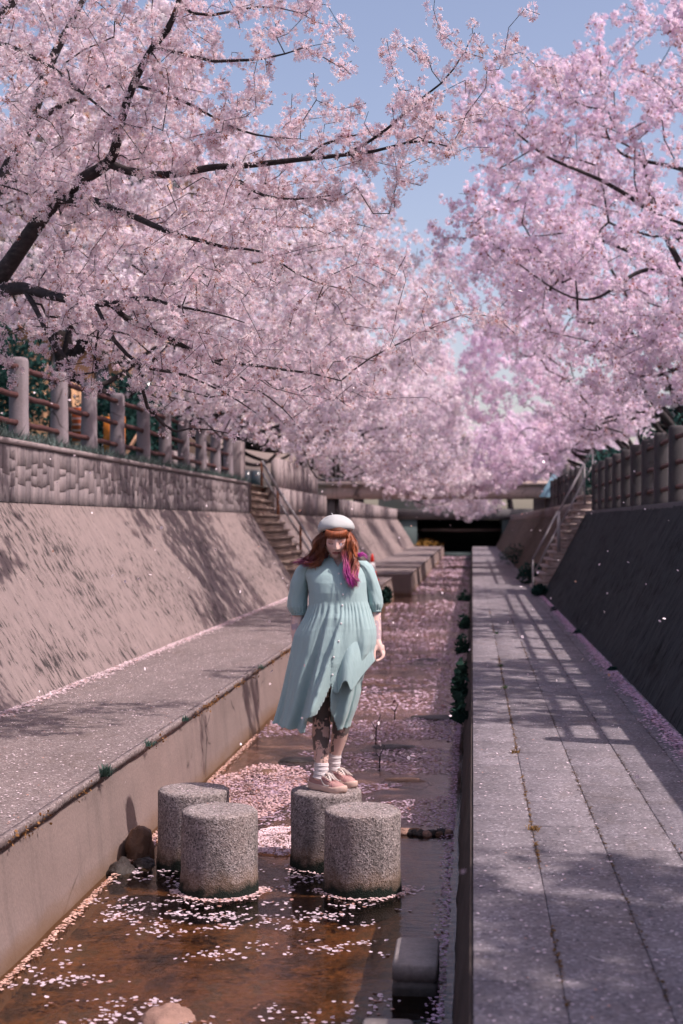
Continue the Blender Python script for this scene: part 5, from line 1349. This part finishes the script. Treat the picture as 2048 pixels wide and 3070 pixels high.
# hair behind the neck and wind-blown ends over both shoulders
for k in range(70):
    az = R(180 + hr.uniform(-60, 60)); p0 = scalp(az, 0.02); f = hr.uniform(-1, 1)
    lock([p0, (0.066 + 0.09 * f, 0.08, 1.50), (0.066 + 0.11 * f, 0.09, 1.43), (0.066 + 0.14 * f, 0.09, 1.37)], hr.uniform(0.005, 0.009), DARK + AUB * 0.3, MAG * 0.5, 0.007, 12)
tress([(0.17, 0.03, 1.46), (0.20, 0.02, 1.445), (0.225, 0.02, 1.452), (0.248, 0.02, 1.43)], 9, 0.0024, MAG, MAG * 1.1, 0.006, 0.004)
tress([(-0.07, -0.04, 1.43), (-0.11, -0.05, 1.42), (-0.14, -0.05, 1.428), (-0.165, -0.05, 1.415)], 9, 0.0024, DARK, MAG * 0.5, 0.007, 0.006)
# crown under the beret and fringe
for k in range(90):
    az = R(-54 + 108 * (k + hr.random()) / 90); p0 = scalp(az * 0.90, 0.084) * 1 + (0, 0.012, 0) ; L = hr.uniform(0.75, 1.15)
    p1 = scalp(az, 0.062) * 1 + (0, -0.004, 0); p2 = scalp(az * 1.02, 0.060 - 0.031 * L) + (hr.normal(0, 0.004), -0.003, 0)
    lock([p0, p1, p2], hr.uniform(0.0018, 0.0036), AUB * 1.25, AUB * 0.5, 0.003, 9)
MAT['hair'] = NT('auburn_hair'); MAT['hair'].color(MAT['hair'].attr('tone'), 0.38); MAT['hair'].b.inputs['Specular IOR Level'].default_value = 0.5; MAT['hair'] = MAT['hair'].m
link('hair', g.mesh('hair', True), MAT['hair'], person)

# ---- socks and shoes
MAT['sock'] = m_cloth('white_ribbed_sock', (0.68, 0.62, 0.63), 300, wrinkle=0.1)
for pts, r0 in (([(-0.040, -0.023, 0.070), (-0.032, -0.02, 0.12), (-0.030, -0.018, 0.168)], 0.0445), ([(0.022, 0.158, 0.07), (0.030, 0.152, 0.13), (0.037, 0.145, 0.202)], 0.0415)):
    P = smoothpath(pts, 40); t = np.linspace(0, 1, 40); g = Geo()
    g.tube(P, r0 + 0.0011 * np.sin(t * 55) + 0.0015 * np.sin(t * 23 + 1), 28, cap=False)
    o = link('sock', g.mesh('sock', True), MAT['sock'], person)
MAT['shoe'] = plain('dusty_pink_suede', (0.42, 0.245, 0.23), 0.85, 0.08, 30, 0.15)
MAT['shoe_dark'] = plain('mauve_suede', (0.36, 0.16, 0.18), 0.85, 0.08, 30)
MAT['sole'] = plain('cream_rubber_sole', (0.56, 0.40, 0.34), 0.6, 0.05)
MAT['lace'] = plain('white_lace', (0.70, 0.62, 0.58), 0.8, 0.05)
def shoe(heel, ang, side):
    root = bpy.data.objects.new('shoe', None)
    L = 0.285; ts = np.linspace(0, 1, 34)
    hw_ = np.interp(ts, [0, 0.04, 0.12, 0.3, 0.45, 0.7, 0.85, 0.95, 1.0], [0.008, 0.022, 0.034, 0.036, 0.037, 0.046, 0.043, 0.028, 0.008])
    off = np.interp(ts, [0, 0.4, 0.75, 1], [0, 0.0, -0.006 * side, 0.004 * side])
    # upper
    hh = np.interp(ts, [0, 0.03, 0.08, 0.2, 0.32, 0.42, 0.55, 0.7, 0.85, 0.95, 1.0], [0.05, 0.085, 0.100, 0.093, 0.098, 0.100, 0.088, 0.070, 0.058, 0.046, 0.034])
    ph = np.linspace(0, math.pi, 22); rings = []
    for t, w, h, o_ in zip(ts, hw_, hh, off):
        c_ = np.cos(ph); s_ = np.sin(ph); e_ = 0.75
        rings.append(np.stack([0 * ph + t * L, o_ + w * np.sign(c_) * np.abs(c_) ** 0.8, 0.022 + (h - 0.022) * s_ ** e_], -1))
    g = Geo(); g.loft(np.array(rings), closed=False, cap=False)
    up = g.mesh('shoe', True)
    o = link('shoe', up, MAT['shoe'], person, (heel[0], heel[1], 0.0), (0, 0, ang))
    # sole: rounded slab
    g = Geo(); out = np.vstack([np.stack([ts * L, off + hw_ * 1.0, 0 * ts], -1), np.stack([ts[::-1] * L, (off - hw_)[::-1], 0 * ts], -1)])
    cen_ = out.mean(0); rs = []
    for z, grow_ in ((0.0, 0.0), (0.002, 0.004), (0.012, 0.0075), (0.024, 0.0075), (0.034, 0.005), (0.036, 0.001)):
        d = out - cen_; dl = np.linalg.norm(d, axis=1)[:, None]; p = out + d / dl * grow_; p[:, 2] = z + np.interp(out[:, 0] / L, [0, 0.25, 0.8, 1.0], [0.012, 0.004, 0.0, 0.010]) * (z > 0.01) + 0.007 * (out[:, 0] / L > 0.93) * (z <= 0.01); rs.append(p)
    g.loft(np.array(rs)); link('sole', g.mesh('sole', True), MAT['sole'], o)
    # wavy side stripe, toe seam, eyestay and heel patch as raised pieces on the upper
    def on_upper(t, f, lift=0.0015):
        w = np.interp(t, ts, hw_); h = np.interp(t, ts, hh); o_ = np.interp(t, ts, off); c = math.cos(f); s = math.sin(f)
        return np.array([t * L, o_ + (w + lift) * np.sign(c) * abs(c) ** 0.8, 0.022 + (h - 0.022 + lift) * s ** 0.75])
    for sd_ in (0, 1):
        g = Geo(); A = []; B = []
        for q in np.linspace(0, 1, 26):
            t = 0.16 + 0.52 * q; f = R(22 + 30 * math.sin(q * 5.2 + 0.5) * (1 - 0.5 * q) + 10 * (1 - q)); f2 = f + R(13 * (1 - 0.4 * q))
            f, f2 = (math.pi - f, math.pi - f2) if sd_ else (f, f2); A.append(on_upper(t, f)); B.append(on_upper(t, f2))
        g.loft(np.array([A, B]), closed=False, cap=False); q_ = link('side_stripe', g.mesh('side_stripe', True), MAT['lace'], o); m = q_.modifiers.new('thick', 'SOLIDIFY'); m.thickness = 0.0025
    g = Geo()
    for t in (0.43, 0.48, 0.53, 0.58, 0.63):
        g.tube(np.array([on_upper(t + 0.01 * math.sin(f), f, 0.003) for f in np.linspace(R(52), R(128), 9)]), 0.0032, 6)
    link('laces', g.mesh('laces', True), MAT['lace'], o)
    g = Geo(); b = on_upper(0.44, R(90), 0.006); tr_ = np.random.default_rng(3)
    for k in range(12):
        e = b + np.array([0.075 + tr_.normal(0, 0.012), tr_.normal(0, 0.020) - 0.012 * side, -0.030 + tr_.normal(0, 0.006)]); m_ = (b + e) / 2 + (0, 0, 0.016)
        g.tube(smoothpath([b, m_, e], 8), 0.0026, 5)
    link('lace_tassel', g.mesh('lace_tassel', True), MAT['lace'], o)
    g = Geo(); A = [on_upper(0.30 + 0.12 * q, R(20 + 60 * q), 0.001) for q in np.linspace(0, 1, 10)]
    for sd_ in (0, 1):
        pts_ = [on_upper(0.34 + 0.36 * q, (R(38 + 14 * q) if not sd_ else math.pi - R(38 + 14 * q)), 0.001) for q in np.linspace(0, 1, 12)]
        g.tube(np.array(pts_), 0.002, 5)
        pts_ = [on_upper(0.70 + 0.10 * q, (R(85 * (1 - q) + 6) if not sd_ else math.pi - R(85 * (1 - q) + 6)), 0.0005) for q in np.linspace(0, 1, 12)]
        g.tube(np.array(pts_), 0.0016, 5)
    link('seam', g.mesh('seam', True), MAT['shoe_dark'], o)
    return o
shoe((-0.108, 0.030), math.atan2(-0.57, 0.82), 1)
shoe((-0.045, 0.215), math.atan2(-0.62, 0.78), -1)
for _o in [o for o in bpy.data.objects if o.name.startswith('shoe') and o.type == 'EMPTY']: bpy.data.objects.remove(_o)
# ================================================================== petals, weeds and other small things
def scatter_petals(name, P, size, kind='stuff', tilt=0.12, tone=(0.86, 0.70, 0.75), seed=0, flat=True, parent=None, label=None, tvar=0.16):
    r = np.random.default_rng(seed); n = len(P)
    a = r.uniform(0, 2 * math.pi, n); s = size * r.uniform(0.6, 1.35, n)
    u = np.stack([np.cos(a), np.sin(a), r.normal(0, tilt, n)], -1); w = np.stack([-np.sin(a), np.cos(a), r.normal(0, tilt, n)], -1)
    if not flat:
        u = r.normal(size=(n, 3)); u /= np.linalg.norm(u, axis=1)[:, None]; w = np.cross(u, r.normal(size=(n, 3))); w /= np.linalg.norm(w, axis=1)[:, None]
    s = s[:, None]
    V = np.stack([P - u * s * 0.55, P - u * s * 0.05 + w * s * 0.42, P + u * s * 0.45 + w * s * 0.22, P + u * s * 0.45 - w * s * 0.22, P - u * s * 0.05 - w * s * 0.42], 1)
    i = np.arange(n)[:, None] * 5
    Q = i + np.array([[1, 2, 3, 4]]); T = i + np.array([[0, 1, 4]])
    C = np.repeat(np.array(tone) * r.uniform(0.98 - tvar, 1.08, (n, 1)) * (1 - (r.random((n, 1)) < 0.08) * np.array([[0.35, 0.55, 0.65]])), 5, axis=0)
    o = link(name, raw_mesh(name, V.reshape(-1, 3), Q, T, np.clip(C, 0, 1)), MAT['petal'])
    o['kind'] = kind
    if label: o['label'] = label
    return o
r = np.random.default_rng(77)
STUMPS = [(-0.634, 8.19), (-1.453, 8.10), (-0.90, 8.77), (-1.726, 8.72)]
def keep_off(P):
    ok = np.ones(len(P), bool)
    for x, y in STUMPS: ok &= np.hypot(P[:, 0] - x, P[:, 1] - y) > 0.232
    ok &= ~((P[:, 0] > -0.38) & (P[:, 0] < -0.14) & (P[:, 1] > 6.34) & (P[:, 1] < 6.8))
    return P[ok]
def on_water(n, y0, y1, thr, freq, seed, xr=(-2.14, -0.12), anis=2.0):
    P = np.stack([r.uniform(*xr, n), r.uniform(y0, y1, n), np.full(n, 0.004)], -1)
    wx = P[:, 0] + 0.5 * fbm(P * (1.7, 1.7, 0), 2, seed + 90); wy = P[:, 1] + 0.35 * fbm(P * (1.9, 1.9, 0) + 7, 2, seed + 91)
    f = fbm(np.stack([(wx + wy * 0.35) * freq, (wy - wx * 0.2) * freq * anis, 0 * wx + 0.3], -1), 4, seed)
    return P[f > thr]
parts = []
# small drifting groups in the near pool
c = on_water(1000, 4.6, 8.6, 0.0, 1.5, 5, (-2.1, -0.35), 1.5)
c = c[r.random(len(c)) < np.interp(c[:, 0], [-0.9, -0.4], [1, 0.45])]
for p in c:
    k = int(np.clip(r.exponential(4.5), 1, 26)); s_ = 0.011 * math.sqrt(k) + 0.006; q = p + np.stack([r.normal(0, s_, k), r.normal(0, s_ * 0.8, k), np.zeros(k)], -1); parts.append(q)
near = np.vstack(parts); near = keep_off(near); near = near[(near[:, 0] > -2.12) & (near[:, 0] < -0.16)]
near[:, 2] = 0.003 + r.uniform(0, 0.003, len(near))
scatter_petals('floating_petals', near, 0.022, seed=1, tone=(0.70, 0.57, 0.63), tvar=0.3)
# denser rafts farther up the stream
P = np.vstack([on_water(8000, 8.9, 11.5, 0.06, 1.1, 8, anis=1.8), on_water(9500, 10.0, 16, 0.06, 0.9, 9, anis=1.8), on_water(9000, 14, 30, -0.02, 0.6, 10), on_water(6000, 28, 90, -0.12, 0.3, 11)])
P = keep_off(P)
sz = np.interp(P[:, 1], [9, 16, 40], [0.018, 0.026, 0.06])
P[:, 2] = 0.003 + r.uniform(0, 0.004, len(P))
for lo, hi, s in ((0, 11, 0.019), (11, 16, 0.026), (16, 30, 0.04), (30, 99, 0.08)):
    m = (P[:, 1] >= lo) & (P[:, 1] < hi); scatter_petals('floating_petals', P[m], s, seed=int(s * 1000), tone=(0.62, 0.46, 0.56), tvar=0.3)
# solid drift of petals behind the front stones, and along the ledge side behind the back stones
def drift(name, n, cx, cy, sx, sy, h, seed, size=0.016, tone=(0.86, 0.68, 0.72)):
    rr = np.random.default_rng(seed); a = rr.uniform(0, 2 * math.pi, n); d = np.sqrt(rr.uniform(0, 1, n))
    w = 1 + 0.35 * fbm(np.stack([np.cos(a) * 1.5, np.sin(a) * 1.5, 0 * a], -1), 2, seed)
    x = cx + np.cos(a) * d * sx * w; y = cy + np.sin(a) * d * sy * w
    z = 0.006 + h * (1 - d ** 2) * (0.7 + 0.5 * fbm(np.stack([x * 14, y * 9, 0 * x], -1), 2, seed + 1)) + rr.uniform(0, 0.006, n)
    P = keep_off(np.stack([x, y, z], -1)); P = P[(P[:, 0] > -2.17) & (P[:, 0] < -0.1)]
    return scatter_petals(name, P, size, tilt=0.25, seed=seed, tone=tone)
drift('petal_drift', 5200, -1.20, 9.40, 0.27, 0.42, 0.045, 31)
drift('petal_drift', 4200, -1.72, 11.0, 0.38, 1.4, 0.012, 32, 0.02, (0.66, 0.46, 0.46))
drift('petal_drift', 3000, -1.95, 10.0, 0.16, 0.9, 0.012, 33, 0.018, (0.72, 0.47, 0.36))
# collars of petals round the front stones
for (x, y), n in ((STUMPS[1], 420), (STUMPS[0], 200), (STUMPS[2], 90)):
    a = r.uniform(-math.pi * 0.95, 0.25, n); d = 0.233 + np.abs(r.normal(0, 0.028, n))
    Pc = np.stack([x + d * np.cos(a), y + d * np.sin(a), 0.004 + r.uniform(0, 0.008, n)], -1)
    scatter_petals('floating_petals', Pc, 0.017, seed=int(n), tone=(0.84, 0.62, 0.62))
# petals lodged along the ledge foot, walkway wall, both wall feet and strewn over the paving
n = 2600; y = r.uniform(5, 14, n); scatter_petals('petal_litter', np.stack([-2.145 + np.abs(r.normal(0, 0.022, n)), y, 0.006 + r.uniform(0, 0.012, n)], -1), 0.016, seed=41, tone=(0.78, 0.52, 0.44))
n = 1500; y = r.uniform(5.5, 16, n); scatter_petals('petal_litter', np.stack([-0.125 - np.abs(r.normal(0, 0.035, n)), y, 0.004 + r.uniform(0, 0.006, n)], -1), 0.018, seed=42, tone=(0.74, 0.52, 0.66))
n = 9000; y = 8 + 22 * r.uniform(0, 1, n) ** 1.2; x = 1.455 - np.abs(r.normal(0, 0.05, n)) * (1 + 0.8 * fbm(np.stack([y * 0.9, 0 * y, 0 * y], -1), 3, 6)) - 0.01
scatter_petals('petal_litter', np.stack([x, y, ZL + 0.006 + r.uniform(0, 0.02, n)], -1), 0.024, seed=43, tone=(0.80, 0.58, 0.72))
n = 7000; y = 9 + 22 * r.uniform(0, 1, n); x = -3.72 + np.abs(r.normal(0, 0.06, n)); scatter_petals('petal_litter', np.stack([x, y, ZL + 0.006 + r.uniform(0, 0.012, n)], -1), 0.024, seed=44, tone=(0.86, 0.70, 0.74))
n = 6000; scatter_petals('petal_litter', np.stack([r.uniform(-3.7, -2.25, n), 6 + 26 * r.uniform(0, 1, n) ** 1.3, np.full(n, ZL + 0.008)], -1), 0.013, seed=45, tone=(0.84, 0.70, 0.74))
n = 2600; scatter_petals('petal_litter', np.stack([r.uniform(0.01, 1.45, n), 4.2 + 28 * r.uniform(0, 1, n) ** 1.3, np.full(n, ZL + 0.008)], -1), 0.012, seed=46, tone=(0.84, 0.70, 0.76))
for i, (x, y) in enumerate(STUMPS):
    n = 26; a = r.uniform(0, 6.28, n); d = 0.2 * np.sqrt(r.uniform(0, 1, n)); scatter_petals('petal_litter', np.stack([x + d * np.cos(a), y + d * np.sin(a), np.full(n, 0.469)], -1), 0.011, seed=50 + i)
# petals falling through the air
n = 700; yy = r.uniform(7.5, 34, n); xx = r.uniform(-0.36, 0.16, n) * yy; zz = r.uniform(0.3, 5.5, n)
scatter_petals('falling_petals', np.stack([xx, yy, zz], -1), 0.024, seed=61, flat=False, tone=(0.88, 0.76, 0.80))
scatter_petals('falling_petals', np.array([at(1063, 2000, 3.4), at(905, 420 + 1190, 6.2), at(620, 1864, 6.6), at(453, 1895, 6.4)]), 0.016, seed=62, flat=False, tone=(0.75, 0.6, 0.75))

# grass tufts rooted in the ledge edge and weeds in the paving joints
def tuft(label, p, n, h, seed, tone=(0.07, 0.12, 0.10), lean=(0.3, 0), name='grass_tuft', cat='grass', group=None):
    rr = np.random.default_rng(seed); g = Geo()
    for k in range(n):
        a = rr.uniform(0, 6.28); l = h * rr.uniform(0.6, 1.2); d = np.array([math.cos(a) * 0.5 + lean[0], math.sin(a) * 0.5 + lean[1], rr.uniform(0.3, 1.0)]); d /= np.linalg.norm(d)
        b = np.array(p) + rr.normal(0, 0.012, 3) * (1, 1.6, 0)
        e = b + d * l + (0, 0, -0.25 * l); m = b + d * l * 0.55
        w = np.cross(d, (0, 0, 1.0)); w = w / (np.linalg.norm(w) + 1e-6) * 0.0035
        g.add([b - w, b + w, m - w * 0.8, m + w * 0.8, e], [(0, 1, 3, 2)], [(2, 3, 4)], col=np.array(tone) * rr.uniform(0.6, 1.5))
    return tag(link(name, g.mesh(name), MAT['leaf']), label, cat, group)
def zat(px, py, z):
    a = at(px, py, 1.0) - np.array([0, 0, EYE]); return np.array([0, 0, EYE]) + a * (z - EYE) / a[2]
for i, (px, py, n, h) in enumerate([(238, 1782, 90, 0.10), (342, 1712, 50, 0.06), (428, 1655, 40, 0.06), (604, 1536, 40, 0.07)]):
    p = zat(px, py, ZL - 0.02); p[0] = -2.215
    tuft(['largest blue-green grass tuft on the ledge edge', 'second grass tuft along the ledge edge, past the largest', 'third small grass tuft along the ledge edge', 'farthest grass tuft on the ledge edge by the person\'s dress'][i], p, n, h, 300 + i, lean=(0.35, 0.1), group='grass tufts on the ledge edge')
for i, (px, py) in enumerate([(1183, 1728), (1226, 1905), (1140, 1455), (1150, 1530), (1158, 1580)]):
    p = zat(px, py, ZL + 0.003)
    tuft(['rusty weed', 'nearest weed'][i == 1] + [' in the paving joint just past the nearest weed', ' in the first paving joint of the walkway', ' in the walkway joint far up beside the stream', ' in the walkway joint at the shade edge', ' in the walkway joint under the fence shadow'][i], p, 26, 0.045, 320 + i, (0.22, 0.13, 0.05) if i < 2 else (0.05, 0.09, 0.04), (0, 0.3), 'weed', 'weed', 'weeds in the walkway joints')
# lichen and rusty growth flakes along the coping
rr = np.random.default_rng(5); n = 900; y = 5.5 + 14 * rr.uniform(0, 1, n); f = fbm(np.stack([y * 2.0, 0 * y, 0 * y], -1), 2, 3); y = y[f > 0.1]; n = len(y)
scatter_petals('edge_lichen', np.stack([-2.226 + rr.normal(0, 0.008, n), y, ZL - 0.035 + rr.normal(0, 0.02, n)], -1), 0.016, seed=70, flat=False, tone=(0.30, 0.16, 0.07))
# moss and dirt lodged in the walkway joints
for xj, n_, tn_ in ((0.292, 1500, (0.20, 0.12, 0.055)), (0.612, 800, (0.13, 0.085, 0.05)), (0.936, 500, (0.10, 0.07, 0.05)), (1.262, 500, (0.08, 0.06, 0.045))):
    y = 4.5 + 20 * rr.uniform(0, 1, n_); f = fbm(np.stack([y * 0.9, 0 * y + xj * 9, 0 * y], -1), 3, 13); y = y[f > -0.08]
    scatter_petals('joint_moss', np.stack([xj + rr.normal(0, 0.006, len(y)), y, 0 * y + ZL + 0.004 + rr.uniform(0, 0.004, len(y))], -1), 0.014, seed=int(xj * 1000), tone=tn_, tvar=0.35)
# leafy weeds hanging over the dark kerb wall
for i, (px, py, Y, rx, n) in enumerate([(1066, 1590, 13.2, 0.07, 150), (1070, 1530, 15.0, 0.09, 200), (1068, 1500, 16.6, 0.07, 150), (1074, 1440, 20.0, 0.10, 200), (1076, 1395, 24.5, 0.11, 200), (1070, 1345, 33, 0.2, 240)]):
    p = (-0.10 - rx * 0.4, Y, 0.32)
    leafball('wall_weed', ['nearest leafy weed on the dark kerb wall', 'second leafy weed on the kerb wall', 'third leafy weed on the kerb wall', 'fourth leafy weed on the kerb wall', 'fifth leafy weed on the kerb wall', 'farthest leafy weed on the kerb wall'][i], 'weed', p, [((p[0], Y, 0.34), (rx, 0.5, 0.22))], n, 0.045, (0.02, 0.045, 0.035), 340 + i, 'leafy weeds on the kerb wall', stem=False)
# plants at the far foot of the right wall and by the ledge gap
for i, (x, y, rx, h) in enumerate([(1.42, 35.5, 0.35, 0.5), (1.38, 29.6, 0.16, 0.22), (1.38, 24.5, 0.06, 0.08), (1.41, 19.5, 0.05, 0.07), (1.41, 14.6, 0.045, 0.05), (-2.0, 33, 0.16, 0.35), (1.5, 50, 0.6, 0.7), (-3.0, 93, 1.2, 0.8)]):
    z = ZL if x > 0 else 0.25
    leafball('foot_plant', ['bushy weed at the foot of the bank past the right stairs', 'weed at the foot of the right stairs', 'small weed in the petals at the dark wall foot, far one', 'small weed in the petals at the dark wall foot, middle one', 'small weed in the petals at the dark wall foot, near one', 'weed hanging from the ledge front right of the person\'s sleeve', 'bush at the foot of the far right bank', 'yellowish bush before the road bridge opening'][i], 'plant', (x, y, z), [((x, y, z + h * 0.5), (rx, rx * 1.5, h * 0.6))], 420 if i not in (2, 3, 4) else 70, (0.05 if i not in (2, 3, 4) else 0.022) if i != 7 else 0.1, (0.025, 0.06, 0.05) if i != 7 else (0.35, 0.2, 0.06), 360 + i, None, stem=False)
# grass strip at the fence feet
rr = np.random.default_rng(8); n = 9000; y = rr.uniform(11, 30.3, n); x = -5.02 + rr.normal(0, 0.13, n); h = rr.uniform(0.03, 0.14, n) * (1 + 0.5 * fbm(np.stack([y * 1.2, x, 0 * x], -1), 2, 3))
b = np.stack([x, y, 0 * x + LTOP], -1); tip_ = b + np.stack([rr.normal(0.03, 0.05, n), rr.normal(0, 0.05, n), h], -1); w = np.stack([0 * x + 0.004, 0 * x + 0.008, 0 * x], -1)
V = np.stack([b - w, b + w, tip_], 1).reshape(-1, 3)
tag(link('bank_grass', raw_mesh('bank_grass', V, None, np.arange(n * 3).reshape(-1, 3), col=np.repeat(np.array((0.11, 0.15, 0.14)) * rr.uniform(0.5, 1.4, (n, 1)), 3, axis=0)), MAT['leaf']), 'blue-green grass growing round the left fence posts', 'grass', kind='stuff')
